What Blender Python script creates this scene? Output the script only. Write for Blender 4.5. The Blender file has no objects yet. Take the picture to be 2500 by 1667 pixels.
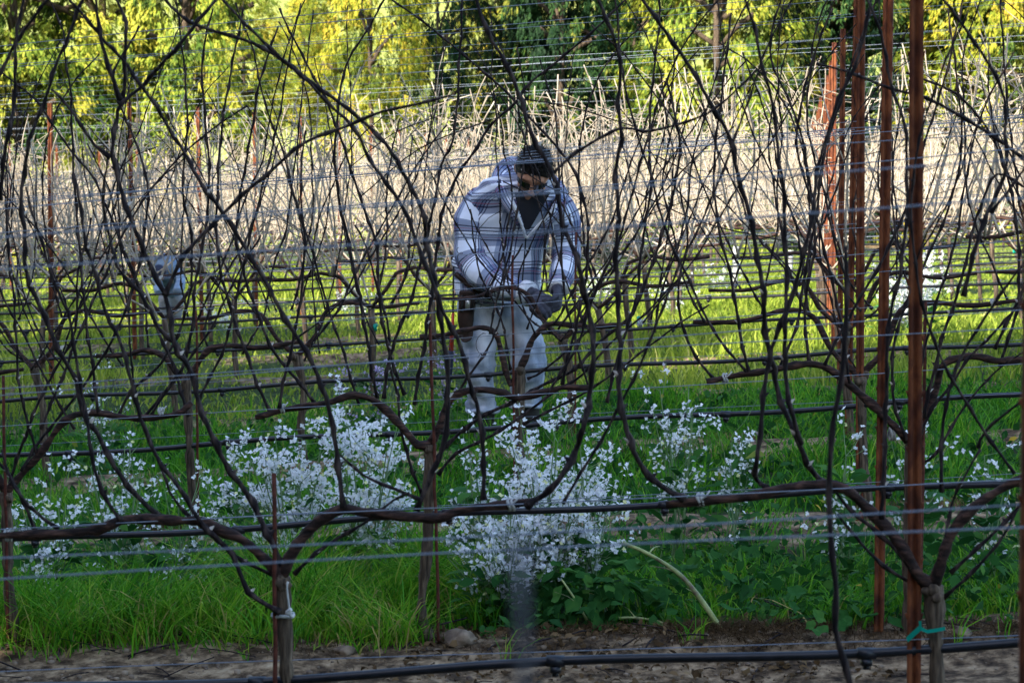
import bpy, math, random
import numpy as np
from mathutils import Vector, Matrix, Euler, noise as mnoise
R = math.radians
rng = np.random.default_rng(7); random.seed(7)
scene = bpy.context.scene
# ---------------------------------------------------------------- camera, world, sun, exposure
F = 5732.0; H = 1.61; P = R(5.1)            # focal length in photo pixels (2500 wide), eye height, downward pitch
cam_d = bpy.data.cameras.new('camera'); cam = bpy.data.objects.new('camera', cam_d)
scene.collection.objects.link(cam); scene.camera = cam
cam.location = (0, 0, H); cam.rotation_euler = (R(90) - P, 0, 0)
cam_d.sensor_width = 36; cam_d.lens = 36 * F / 2500; cam_d.clip_start = .05; cam_d.clip_end = 2000
cam_d.dof.use_dof = True; cam_d.dof.focus_distance = 8.8; cam_d.dof.aperture_fstop = 10.5
w = bpy.data.worlds.new('World'); scene.world = w; w.use_nodes = True
SUN_EL, SUN_AZ = 31.0, 218.0                # azimuth clockwise from +Y: the sun stands behind the camera, to its left
nt = w.node_tree; sky = nt.nodes.new('ShaderNodeTexSky'); sky.sky_type = 'NISHITA'; sky.sun_disc = False
sky.sun_elevation = R(SUN_EL); sky.sun_rotation = R(SUN_AZ)
bg = nt.nodes['Background']; nt.links.new(sky.outputs[0], bg.inputs[0]); bg.inputs[1].default_value = .15
sd = bpy.data.lights.new('sun', 'SUN'); sd.energy = 4.3; sd.angle = R(.53); sd.color = (1, .93, .80)
so = bpy.data.objects.new('sun', sd); scene.collection.objects.link(so)
sv = Vector((math.sin(R(SUN_AZ)) * math.cos(R(SUN_EL)), math.cos(R(SUN_AZ)) * math.cos(R(SUN_EL)), math.sin(R(SUN_EL))))
so.rotation_euler = sv.to_track_quat('Z', 'Y').to_euler(); so.location = (-20, -20, 30)
vs = scene.view_settings; vs.view_transform = 'Standard'; vs.look = 'None'; vs.gamma = 1; vs.exposure = 2.0; vs.use_curve_mapping = False
scene.render.engine = 'CYCLES'
scene.cycles.max_bounces = 6; scene.cycles.transparent_max_bounces = 6

# ---------------------------------------------------------------- helpers
COL = scene.collection
def nmesh(name, V, faces_list, mats, attr=None, uv=None, smooth=False, midx=None):
    """faces_list: list of (n,k) int arrays"""
    me = bpy.data.meshes.new(name); V = np.asarray(V, dtype=np.float32)
    me.vertices.add(len(V)); me.vertices.foreach_set('co', V.ravel())
    loops = np.concatenate([f.ravel() for f in faces_list]).astype(np.int32)
    cnt = np.concatenate([np.full(len(f), f.shape[1]) for f in faces_list]).astype(np.int32)
    st = np.concatenate([[0], np.cumsum(cnt)[:-1]]).astype(np.int32)
    me.loops.add(len(loops)); me.loops.foreach_set('vertex_index', loops)
    me.polygons.add(len(cnt)); me.polygons.foreach_set('loop_start', st); me.polygons.foreach_set('loop_total', cnt)
    if midx is not None: me.polygons.foreach_set('material_index', np.asarray(midx, dtype=np.int32))
    if smooth: me.polygons.foreach_set('use_smooth', np.ones(len(cnt), dtype=bool))
    if attr is not None:
        a = me.attributes.new('tint', 'FLOAT', 'POINT'); a.data.foreach_set('value', np.asarray(attr, dtype=np.float32))
    if uv is not None:
        u = me.uv_layers.new(name='UVMap'); u.data.foreach_set('uv', np.asarray(uv, dtype=np.float32)[loops].ravel())
    for m in (mats if isinstance(mats, (list, tuple)) else [mats]): me.materials.append(m)
    me.update(calc_edges=True); me.validate()
    return me
def link(name, me, parent=None, loc=None):
    o = bpy.data.objects.new(name, me); COL.objects.link(o)
    if parent is not None: o.parent = parent
    if loc is not None: o.location = loc
    return o
def tag(o, label=None, cat=None, group=None, kind=None):
    if label: o['label'] = label
    if cat: o['category'] = cat
    if group: o['group'] = group
    if kind: o['kind'] = kind
    return o
def empty(name, loc, label, cat, group=None):
    o = bpy.data.objects.new(name, None); COL.objects.link(o); o.location = loc; o.empty_display_size = .1
    return tag(o, label, cat, group)
class MB:
    """collects tubes, boxes and patches for one mesh"""
    def __init__(s): s.V = []; s.Q = []; s.T = []; s.n = 0; s.mq = []; s.mt = []; s.uv = []
    def add(s, V, Q=None, T=None, m=0, uv=None):
        V = np.asarray(V, float); s.V.append(V)
        s.uv.append(np.zeros((len(V), 2)) if uv is None else uv)
        if Q is not None and len(Q): s.Q.append(np.asarray(Q) + s.n); s.mq += [m] * len(Q)
        if T is not None and len(T): s.T.append(np.asarray(T) + s.n); s.mt += [m] * len(T)
        s.n += len(V)
    def tube(s, pts, rad, k=6, m=0, cap=True, sq=1.0, jit=0):
        pts = np.asarray(pts, float); n = len(pts); rad = np.broadcast_to(np.asarray(rad, float), (n,))
        t = np.gradient(pts, axis=0); t /= np.linalg.norm(t, axis=1)[:, None] + 1e-9
        ref = np.array([0, 1, 0.]) if abs(t[:, 1]).mean() < .8 else np.array([1., 0, 0])
        a = np.cross(t, ref); a /= np.linalg.norm(a, axis=1)[:, None] + 1e-9; b = np.cross(t, a)
        th = np.linspace(0, 2 * np.pi, k, endpoint=False)
        rr = rad[:, None] * np.ones(k)
        if jit: rr = rr * (1 + jit * rng.standard_normal((n, k)))
        V = pts[:, None] + rr[..., None] * (np.cos(th)[None, :, None] * a[:, None] + sq * np.sin(th)[None, :, None] * b[:, None])
        L = np.concatenate([[0], np.cumsum(np.linalg.norm(np.diff(pts, axis=0), axis=1))])
        uv = np.stack([np.broadcast_to(th / (2 * np.pi) * 2 * np.pi * rad.mean(), (n, k)), np.broadcast_to(L[:, None], (n, k))], -1).reshape(-1, 2)
        i = np.arange(n - 1)[:, None] * k; j = np.arange(k)[None]; j2 = (j + 1) % k
        Q = np.stack([i + j, i + j2, i + k + j2, i + k + j], -1).reshape(-1, 4)
        V = V.reshape(-1, 3); T = []
        if cap:
            V = np.vstack([V, pts[0], pts[-1]]); uv = np.vstack([uv, [0, 0], [0, L[-1]]]); c0 = n * k; c1 = c0 + 1; e = (n - 1) * k
            T = [[c0, (q + 1) % k, q] for q in range(k)] + [[c1, e + q, e + (q + 1) % k] for q in range(k)]
        s.add(V, Q, T, m, uv); return s
    def box(s, c, d, rot=None, m=0):
        x, y, z = np.array(d) / 2
        V = np.array([[a * x, b * y, e * z] for a in (-1, 1) for b in (-1, 1) for e in (-1, 1)])
        if rot is not None: V = V @ np.array(Euler(rot).to_matrix()).T
        s.add(V + np.array(c), [[0, 1, 3, 2], [4, 6, 7, 5], [0, 4, 5, 1], [2, 3, 7, 6], [0, 2, 6, 4], [1, 5, 7, 3]], None, m); return s
    def ell(s, c, r, rot=None, n=10, m=0):
        th = np.linspace(0, np.pi, n + 1)[1:-1]; ph = np.linspace(0, 2 * np.pi, 2 * n, endpoint=False)
        V = np.array([[math.sin(a) * math.cos(b), math.sin(a) * math.sin(b), math.cos(a)] for a in th for b in ph] + [[0, 0, 1], [0, 0, -1]]) * np.array(r)
        if rot is not None: V = V @ np.array(Euler(rot).to_matrix()).T
        k = 2 * n; Q = [[i * k + j, (i + 1) * k + j, (i + 1) * k + (j + 1) % k, i * k + (j + 1) % k] for i in range(n - 2) for j in range(k)]
        a = len(V) - 2; T = [[a, j, (j + 1) % k] for j in range(k)] + [[a + 1, (n - 2) * k + (j + 1) % k, (n - 2) * k + j] for j in range(k)]
        s.add(V + np.array(c), Q, T, m); return s
    def mesh(s, name, mats, smooth=True, org=None, uv=False):
        V = np.vstack(s.V)
        if org is not None: V = V - np.array(org)
        fl = []; mi = []
        if s.Q: fl.append(np.vstack(s.Q)); mi += s.mq
        if s.T: fl.append(np.vstack(s.T)); mi += s.mt
        return nmesh(name, V, fl, mats, smooth=smooth, midx=mi, uv=np.vstack(s.uv) if uv else None)
    def build(s, name, mats, parent=None, smooth=True, org=None, uv=False):
        return link(name, s.mesh(name, mats, smooth, org, uv), parent)
def catmull(p, step):
    p = np.asarray(p, float); p = np.vstack([2 * p[0] - p[1], p, 2 * p[-1] - p[-2]]); out = []
    for i in range(1, len(p) - 2):
        n = max(1, int(round(np.linalg.norm(p[i + 1] - p[i]) / step)))
        for t in np.arange(n) / n:
            out.append(.5 * ((2 * p[i]) + (-p[i - 1] + p[i + 1]) * t + (2 * p[i - 1] - 5 * p[i] + 4 * p[i + 1] - p[i + 2]) * t * t + (-p[i - 1] + 3 * p[i] - 3 * p[i + 1] + p[i + 2]) * t ** 3))
    out.append(p[-2]); return np.array(out)

# ---------------------------------------------------------------- the lie of the land
S = 2.13; TH = .16                                   # row spacing, how far the rows turn towards the camera on the right
def rowq(n): return (2.4 + n) * S                    # n = -1 nearest row, 0 = first row with its hose in view, ...
RA = math.atan(TH)
_ph = rng.uniform(0, 6.28, 24); _dir = rng.uniform(0, 6.28, 24); _fr = np.geomspace(.7, 28, 24)
def fbm(x, y, lo=0, hi=24):
    z = 0
    for i in range(lo, hi): z = z + np.sin(_fr[i] * (x * math.cos(_dir[i]) + y * math.sin(_dir[i])) + _ph[i]) / _fr[i] ** .9
    return z
def slope(q): return np.clip(.085 - .0031 * (np.asarray(q, float) - 8), .035, .085)
def plane(x, y):
    q = y + TH * x; xe = 22 * np.tanh(x / 22)
    z = slope(q) * xe
    z = z - .024 * (np.clip(q, 16, 48) - 16)
    f = np.clip(y - 62, 0, None); return z + .11 * f * np.clip(f / 25, 0, 1)
def berm(x, y):
    q = (y + TH * x) / S - 2.4; d = np.abs(q - np.round(q)) * S
    return .06 * np.exp(-(d / .28) ** 2) * (y < 45)
def ground(x, y):
    x = np.asarray(x, float); y = np.asarray(y, float)
    amp = np.where(y < 45, 1, 2.)
    return plane(x, y) + berm(x, y) - .03 + .018 * fbm(x, y, 2) * amp + .012 * np.abs(fbm(x * 1.7, y * 1.7, 12)) * (y < 16)
def unrow(u, v, q, k=2500 / 2352.):
    """pixel (in the 2352 wide view) -> point on the plane of the row at distance q"""
    u = u * k; v = v * k; a = (u - 1250) / F; b = (833.5 - v) / F
    c = math.cos(P) + b * math.sin(P); zc = -math.sin(P) + b * math.cos(P)
    t = q / (c + TH * a); return np.array([a * t, c * t, H + zc * t])
def rowpt(q, x, h, off=0):
    y = q - TH * x + off; return np.array([x, y, float(plane(x, q - TH * x)) + h])

# ---------------------------------------------------------------- materials
def mat(name, col, rough=.7, spec=.3, metal=0):
    m = bpy.data.materials.new(name); m.use_nodes = True; b = m.node_tree.nodes['Principled BSDF']
    b.inputs['Base Color'].default_value = (*col, 1); b.inputs['Roughness'].default_value = rough
    b.inputs['Specular IOR Level'].default_value = spec; b.inputs['Metallic'].default_value = metal
    return m, m.node_tree, b
def N(t, ty, **k):
    n = t.nodes.new(ty)
    for a, b in k.items(): setattr(n, a, b)
    return n
def ramp(t, src, stops):
    r = N(t, 'ShaderNodeValToRGB'); el = r.color_ramp.elements
    while len(el) < len(stops): el.new(.5)
    for e, (p, c) in zip(el, stops): e.position = p; e.color = (*c, 1)
    t.links.new(src, r.inputs[0]); return r.outputs[0]
def noisy(name, stops, scale=20, rough=.8, bump=.3, stretch=(1, 1, 1), detail=6, spec=.2, bdist=.002, coord='Object'):
    m, t, b = mat(name, stops[0][1], rough, spec)
    tc = N(t, 'ShaderNodeTexCoord'); mp = N(t, 'ShaderNodeMapping'); mp.inputs['Scale'].default_value = stretch
    nz = N(t, 'ShaderNodeTexNoise'); nz.inputs['Scale'].default_value = scale; nz.inputs['Detail'].default_value = detail
    t.links.new(tc.outputs[coord], mp.inputs[0]); t.links.new(mp.outputs[0], nz.inputs['Vector'])
    t.links.new(ramp(t, nz.outputs[0], stops), b.inputs['Base Color'])
    if bump:
        bp = N(t, 'ShaderNodeBump'); bp.inputs['Strength'].default_value = bump; bp.inputs['Distance'].default_value = bdist
        t.links.new(nz.outputs[0], bp.inputs['Height']); t.links.new(bp.outputs[0], b.inputs['Normal'])
    return m
def leafy(name, stops, rough=.5, trans=.35, spec=.3, big=None):
    """foliage: colour from the per-leaf tint, light passes through"""
    m, t, b = mat(name, stops[0][1], min(1, rough + .12), spec * .35)
    at = N(t, 'ShaderNodeAttribute', attribute_name='tint'); src = at.outputs['Fac']
    if big:
        tc = N(t, 'ShaderNodeTexCoord'); nz = N(t, 'ShaderNodeTexNoise'); nz.inputs['Scale'].default_value = big[0]; nz.inputs['Detail'].default_value = 3
        t.links.new(tc.outputs['Object'], nz.inputs['Vector'])
        mm = N(t, 'ShaderNodeMath', operation='MULTIPLY_ADD'); mm.inputs[1].default_value = big[1]; mm.inputs[2].default_value = -big[1] / 2
        t.links.new(nz.outputs[0], mm.inputs[0]); ad = N(t, 'ShaderNodeMath', operation='ADD', use_clamp=True)
        t.links.new(src, ad.inputs[0]); t.links.new(mm.outputs[0], ad.inputs[1]); src = ad.outputs[0]
    c = ramp(t, src, stops); t.links.new(c, b.inputs['Base Color'])
    tr = N(t, 'ShaderNodeBsdfTranslucent'); mx = N(t, 'ShaderNodeMixShader'); mx.inputs[0].default_value = trans
    t.links.new(c, tr.inputs[0]); t.links.new(b.outputs[0], mx.inputs[1]); t.links.new(tr.outputs[0], mx.inputs[2])
    t.links.new(mx.outputs[0], t.nodes['Material Output'].inputs['Surface'])
    return m
M_cane_shade = noisy('cane_bark_shaded', [(.3, (.006, .005, .006)), (.5, (.019, .014, .015)), (.70, (.075, .055, .048))], 14, .75, .6, (6, 6, 1.2), spec=.08)  # near rows: their shade is put into this dark bark colour
M_cane_sun = noisy('cane_bark_sunlit', [(.3, (.15, .12, .09)), (.5, (.35, .29, .22)), (.75, (.52, .45, .36))], 6, .7, 0, (3, 3, .8))  # same bark for far rows, with sunlight put into its colour
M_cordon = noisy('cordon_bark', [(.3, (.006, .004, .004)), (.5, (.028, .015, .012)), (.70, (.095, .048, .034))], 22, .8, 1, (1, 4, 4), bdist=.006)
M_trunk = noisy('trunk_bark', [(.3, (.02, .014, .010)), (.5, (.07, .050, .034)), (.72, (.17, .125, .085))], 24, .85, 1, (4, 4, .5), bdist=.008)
M_bud = mat('pale_bud', (.42, .36, .31), .6)[0]
M_tend = mat('tendril', (.03, .022, .02), .6)[0]
M_rust = noisy('rusted_steel', [(.28, (.03, .010, .007)), (.45, (.085, .024, .011)), (.6, (.185, .058, .021)), (.8, (.07, .024, .014))], 30, .8, .5, (1, 1, .5), detail=10)
M_rod = noisy('dark_rusted_rod', [(.3, (.03, .010, .008)), (.55, (.085, .024, .015)), (.75, (.13, .045, .028))], 40, .85, .5)
M_wire = mat('galvanised_wire', (.20, .23, .28), .55, .4, .4)[0]
M_hose = noisy('black_hose', [(.3, (.004, .0045, .007)), (.7, (.012, .013, .019))], 30, .4, .1, spec=.35)
M_white = noisy('white_tape', [(.3, (.28, .28, .27)), (.7, (.52, .52, .50))], 40, .6, .1)
M_teal = mat('green_tape', (.0, .26, .19), .45)[0]
def ground_mat():
    m, t, b = mat('ground', (.2, .15, .1), .95, .1)
    tc = N(t, 'ShaderNodeTexCoord'); at = N(t, 'ShaderNodeAttribute', attribute_name='tint')
    n1 = N(t, 'ShaderNodeTexNoise'); n1.inputs['Scale'].default_value = 14; n1.inputs['Detail'].default_value = 12; n1.inputs['Roughness'].default_value = .68
    n2 = N(t, 'ShaderNodeTexNoise'); n2.inputs['Scale'].default_value = 2.3; n2.inputs['Detail'].default_value = 5
    for n in (n1, n2): t.links.new(tc.outputs['Object'], n.inputs['Vector'])
    soil = ramp(t, n1.outputs[0], [(.36, (.025, .016, .010)), (.47, (.11, .072, .042)), (.58, (.29, .20, .118)), (.74, (.50, .38, .24))])
    turf = ramp(t, n1.outputs[0], [(.35, (.012, .022, .008)), (.55, (.035, .06, .016)), (.72, (.09, .11, .03))])
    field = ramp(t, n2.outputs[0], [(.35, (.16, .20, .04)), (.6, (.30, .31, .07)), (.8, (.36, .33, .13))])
    ad = N(t, 'ShaderNodeMath', operation='ADD'); t.links.new(at.outputs['Fac'], ad.inputs[0])
    mu = N(t, 'ShaderNodeMath', operation='MULTIPLY_ADD'); mu.inputs[1].default_value = .9; mu.inputs[2].default_value = -.45
    t.links.new(n2.outputs[0], mu.inputs[0]); t.links.new(mu.outputs[0], ad.inputs[1])
    f1 = N(t, 'ShaderNodeMapRange'); f1.inputs[1].default_value = .35; f1.inputs[2].default_value = .6; t.links.new(ad.outputs[0], f1.inputs[0])
    f2 = N(t, 'ShaderNodeMapRange'); f2.inputs[1].default_value = 1.5; f2.inputs[2].default_value = 2; t.links.new(at.outputs['Fac'], f2.inputs[0])
    m1 = N(t, 'ShaderNodeMixRGB'); t.links.new(f1.outputs[0], m1.inputs[0]); t.links.new(soil, m1.inputs[1]); t.links.new(turf, m1.inputs[2])
    m2 = N(t, 'ShaderNodeMixRGB'); t.links.new(f2.outputs[0], m2.inputs[0]); t.links.new(m1.outputs[0], m2.inputs[1]); t.links.new(field, m2.inputs[2])
    t.links.new(m2.outputs[0], b.inputs['Base Color'])
    bp = N(t, 'ShaderNodeBump'); bp.inputs['Strength'].default_value = .9; bp.inputs['Distance'].default_value = .03
    t.links.new(n1.outputs[0], bp.inputs['Height']); t.links.new(bp.outputs[0], b.inputs['Normal'])
    return m
M_ground = ground_mat()
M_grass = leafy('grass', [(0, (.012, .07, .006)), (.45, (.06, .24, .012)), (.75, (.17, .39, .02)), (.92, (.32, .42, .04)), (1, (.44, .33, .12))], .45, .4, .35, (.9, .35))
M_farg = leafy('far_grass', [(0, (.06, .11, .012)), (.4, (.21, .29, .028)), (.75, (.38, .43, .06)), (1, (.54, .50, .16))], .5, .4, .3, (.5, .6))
M_weed = leafy('weed_leaf', [(0, (.008, .045, .010)), (.5, (.032, .12, .024)), (.9, (.09, .21, .035)), (1, (.40, .28, .03))], .6, .3, .2)
M_straw = leafy('dead_grass', [(0, (.05, .03, .015)), (.5, (.14, .085, .04)), (1, (.30, .21, .11))], .7, .2, .1)
M_stem = leafy('green_stem', [(0, (.09, .18, .06)), (1, (.24, .34, .17))], .6, .15)
M_petal = leafy('petal', [(0, (.55, .52, .60)), (.25, (.84, .84, .85)), (.9, (.86, .86, .88)), (1, (.78, .78, .38))], .6, .35)
M_purple = leafy('purple_petal', [(0, (.36, .27, .50)), (1, (.60, .50, .72))], .6, .35)
M_clod = noisy('clod', [(.35, (.09, .065, .05)), (.6, (.24, .18, .125)), (.8, (.36, .28, .2))], 18, .95, 1, bdist=.01)

# ---------------------------------------------------------------- ground sheet
def spaced(a, b, d, grow, far):
    v = list(np.arange(a, b, d)); s = d
    while v[-1] < far: s *= grow; v.append(v[-1] + s)
    return v
xs = spaced(0, 4.5, .06, 1.12, 420); xs = np.array([-x for x in xs[:0:-1]] + xs)
ys_f = spaced(4.0, 14, .045, 1.05, 700); s_ = .045; back = []
y0 = 4.0
while y0 > -90: s_ *= 1.12; y0 -= s_; back.append(y0)
ys = np.array(back[::-1] + ys_f)
GX, GY = np.meshgrid(xs, ys); GZ = ground(GX, GY)
nq = (GY + TH * GX) / S - 2.4; dd = np.abs(nq - np.round(nq)) * S
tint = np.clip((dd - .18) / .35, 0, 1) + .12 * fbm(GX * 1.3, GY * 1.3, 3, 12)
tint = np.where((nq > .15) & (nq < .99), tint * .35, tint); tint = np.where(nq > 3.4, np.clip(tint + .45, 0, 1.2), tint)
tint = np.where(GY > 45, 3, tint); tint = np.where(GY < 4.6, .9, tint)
nx, ny = len(xs), len(ys); i, j = np.meshgrid(np.arange(ny - 1), np.arange(nx - 1), indexing='ij')
Qg = np.stack([i * nx + j, i * nx + j + 1, (i + 1) * nx + j + 1, (i + 1) * nx + j], -1).reshape(-1, 4)
g = link('ground', nmesh('ground', np.stack([GX, GY, GZ], -1).reshape(-1, 3), [Qg], M_ground, attr=tint.ravel(), smooth=True)); g['kind'] = 'structure'

# ---------------------------------------------------------------- vectorised blades and leaves
def blades(B, h, lean, w, tint, name, m):
    """B (n,3) bases; h heights; lean (n,2) horizontal throw; 3-segment curved blades"""
    n = len(B); ang = rng.uniform(0, 6.28, n); s = np.stack([np.cos(ang), np.sin(ang), 0 * ang], 1)
    L = np.concatenate([lean, np.zeros((n, 1))], 1); V = []
    for t, wf in ((0, 1), (.4, .9), (.75, .6)):
        c = B + L * t ** 1.8 + np.array([0, 0, 1]) * (h * (t - .25 * t ** 3))[:, None]
        V += [c - s * (w * wf / 2)[:, None], c + s * (w * wf / 2)[:, None]]
    V.append(B + L + np.array([0, 0, 1]) * (h * .72)[:, None])
    V = np.stack(V, 1).reshape(-1, 3); o = np.arange(n)[:, None] * 7
    Q = np.concatenate([o + np.array([[0, 1, 3, 2]]), o + np.array([[2, 3, 5, 4]])]); T = o + np.array([[4, 5, 6]])
    return nmesh(name, V, [Q, T], m, attr=np.repeat(tint, 7))
def cards(C, D, Nn, ln, wd, tint, fold=.15):
    """leaf = 6 verts: base, two mid pairs and tip, cupped along the middle"""
    D = D / (np.linalg.norm(D, axis=1)[:, None] + 1e-9); Sd = np.cross(D, Nn); Sd /= np.linalg.norm(Sd, axis=1)[:, None] + 1e-9; U = np.cross(Sd, D)
    ln = ln[:, None]; wd = wd[:, None]
    V = np.stack([C, C + D * ln * .35 - Sd * wd * .5 + U * ln * fold * .6, C + D * ln * .35 + Sd * wd * .5 + U * ln * fold * .6,
                  C + D * ln * .72 - Sd * wd * .38 + U * ln * fold * .5, C + D * ln * .72 + Sd * wd * .38 + U * ln * fold * .5, C + D * ln - U * ln * fold * .4], 1).reshape(-1, 3)
    o = np.arange(len(C))[:, None] * 6
    return V, o + np.array([[1, 2, 4, 3]]), np.concatenate([o + np.array([[0, 2, 1]]), o + np.array([[3, 4, 5]])]), np.repeat(tint, 6)
def unit(n, zbias=0):
    v = rng.standard_normal((n, 3)); v[:, 2] += zbias; return v / np.linalg.norm(v, axis=1)[:, None]

def scatter(q0, q1, n, margin=1.3):
    """random ground points between row distances q0, q1 in view with a margin"""
    q = rng.uniform(q0 ** 2, q1 ** 2, n) ** .5; x = rng.uniform(-1, 1, n) * (.218 * q + margin); return x, q - TH * x, q
def rowd(q):
    k = q / S - 2.4; return np.abs(k - np.round(k)) * S, np.round(k)

# aisle grass, near: tall wet tufts behind the second row, on its left more than on its right
def grass_near():
    Bs, hs, ls, ws, ts = [], [], [], [], []
    def tuft(x, y, n, hh, rad, tt, spread=.8):
        px = x + rng.normal(0, rad, n); py = y + rng.normal(0, rad, n); h = hh * rng.uniform(.35, 1.15, n); wx_, wy_ = rng.normal(0, .07, 2)
        Bs.append(np.stack([px, py, ground(px, py) - .01], 1)); hs.append(h)
        a = rng.uniform(0, 6.28, n); ls.append(np.stack([np.cos(a), np.sin(a)], 1) * (h * rng.uniform(.05, spread, n) * 1.3)[:, None] + np.array([[wx_, wy_]]) * (h / .3)[:, None])
        ws.append(rng.uniform(.003, .0075, n)); ts.append(np.clip(rng.normal(tt, .2, n), 0, 1))
    q = rowq(1)
    for _ in range(190):      # the tall bank between second and third row
        x = rng.uniform(-2.6, 2.6); qq = q + rng.uniform(.08, .95)
        left = x < -.05
        if not left and rng.random() < .62: continue
        if -.05 < x < .55: continue
        tuft(x, qq - TH * x, 130, rng.uniform(.24, .52) * (.6 + .4 * math.sin(x * 6.3) ** 2) if left else rng.uniform(.10, .2), .06, rng.uniform(.42, .74))
    for _ in range(1500):     # shorter cover from the third row back to the fifth
        x, y, qq = (float(v[0]) for v in scatter(rowq(1) + .3, rowq(4), 1)); d, _k = rowd(qq)
        if d < .3 and rng.random() < .8: continue
        tuft(x, y, 60, rng.uniform(.08, .24), .08, rng.uniform(.3, .6), .6)
    for _ in range(46):       # ragged front edge of the bank
        x = rng.uniform(-1.9, -.3); tuft(x, q + rng.uniform(-.06, .15) - TH * x, 45, rng.uniform(.08, .26), .05, rng.uniform(.5, .8), 1.1)
    for _ in range(40):       # odd tufts on the bare strip
        x, y, qq = (float(v[0]) for v in scatter(rowq(.9), rowq(1.12), 1)); tuft(x, y, 7, rng.uniform(.05, .16), .012, .6, .8)
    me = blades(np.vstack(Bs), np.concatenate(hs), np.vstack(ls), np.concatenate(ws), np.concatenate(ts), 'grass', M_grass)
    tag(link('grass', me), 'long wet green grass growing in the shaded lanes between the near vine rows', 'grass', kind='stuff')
grass_near()
def grass_far():
    n = 170000; x, y, q = scatter(rowq(4) - .2, rowq(15.5), n, 2); d, k = rowd(q)
    keep = (d > .16) | (rng.random(n) < .6); x, y, q = x[keep], y[keep], q[keep]; n = len(x)
    sc = .8 + q / 30; h = rng.uniform(.05, .17, n) * (1 + .5 * np.clip(fbm(x, y, 0, 8), -1, 1.3))
    a = rng.uniform(0, 6.28, n); lean = np.stack([np.cos(a), np.sin(a)], 1) * (h * rng.uniform(.1, .9, n))[:, None]
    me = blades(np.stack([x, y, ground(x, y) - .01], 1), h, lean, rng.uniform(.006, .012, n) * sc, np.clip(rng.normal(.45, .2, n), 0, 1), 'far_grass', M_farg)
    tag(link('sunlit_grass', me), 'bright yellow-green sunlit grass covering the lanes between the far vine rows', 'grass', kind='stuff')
grass_far()
def ground_cover():           # broad low weeds
    n = 26000; x, y, q = scatter(rowq(1) + .02, rowq(3.9), n); d, k = rowd(q)
    keep = ((d > .25) | (q < rowq(1.3)) | (rng.random(n) < .1)) & ~((x < -.1) & (q < rowq(1.45))) ; x, y, q = x[keep], y[keep], q[keep]
    n = len(x); hh = np.where((q < rowq(2)) & (x > .3), .16, .07); z = ground(x, y) + rng.uniform(0, 1, n) ** 1.2 * hh
    D = unit(n, .25); Nn = unit(n, 1.5); ln = rng.uniform(.02, .065, n)
    V, Q, T, t = cards(np.stack([x, y, z], 1), D, Nn, ln, ln * rng.uniform(.4, .75, n), np.clip(rng.beta(2, 3.2, n) + (rng.random(n) < .006) * .9, 0, 1))
    tag(link('ground_cover', nmesh('ground_cover', V, [Q, T], M_weed, attr=t)), 'low broad-leaved green weeds covering the ground between the rows', 'weeds', kind='stuff')
ground_cover()
def dead_grass():
    Bs, hs, ls, ws, ts = [], [], [], [], []
    for (x, qq, n, hh) in [(-1.42, rowq(1) + .06, 900, .13), (-1.26, rowq(1) + .10, 700, .11), (-1.0, rowq(1) + .2, 300, .08), (-.7, rowq(1) + .02, 300, .05), (1.2, rowq(1) - .1, 500, .045), (.1, rowq(1) - .1, 200, .04), (.75, rowq(1) - .08, 900, .035), (1.5, rowq(1) - .02, 900, .04), (-.65, rowq(1) - .12, 250, .03), (.62, rowq(1) + .03, 1600, .05), (.95, rowq(1) + .05, 900, .05), (.2, rowq(1) + .1, 600, .05), (-.35, rowq(1) + .05, 400, .05),
                           (1.0, rowq(3) + .1, 500, .07), (1.6, rowq(2) + .1, 600, .07), (-.2, rowq(2) + .1, 500, .06), (-1.6, rowq(2) + .1, 500, .06)]:
        px = x + rng.normal(0, .12, n); py = qq - TH * px + rng.normal(0, .05, n); h = rng.uniform(.2, 1, n) * hh
        Bs.append(np.stack([px, py, ground(px, py) - .005], 1)); hs.append(h); a = rng.uniform(0, 6.28, n)
        ls.append(np.stack([np.cos(a), np.sin(a)], 1) * rng.uniform(.02, .09, n)[:, None]); ws.append(rng.uniform(.0015, .004, n)); ts.append(rng.uniform(0, 1, n) if hh > .06 else rng.uniform(0, .35, n))
    tag(link('dead_grass', blades(np.vstack(Bs), np.concatenate(hs), np.vstack(ls), np.concatenate(ws), np.concatenate(ts), 'dead_grass', M_straw)),
        'brown withered grass matted along the bare strip under the vines', 'dead grass', kind='stuff')
dead_grass()
def litter():                 # crumbs of earth and leaf litter on the bare strip
    b = MB()
    for _ in range(1500):
        x, y, qq = (float(v[0]) for v in scatter(rowq(.82), rowq(1.1), 1)); s = .0025 + .013 * rng.random() ** 3.5
        b.ell((x, y, float(ground(x, y)) + s * .2), (s, s * rng.uniform(.6, 1), s * rng.uniform(.4, .8)), (0, 0, rng.uniform(0, 3)), 3)
    o = b.build('soil_crumbs', M_clod, smooth=False); tag(o, 'small crumbs of dry earth strewn on the bare strip', 'soil crumbs', kind='stuff')
litter()
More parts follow.
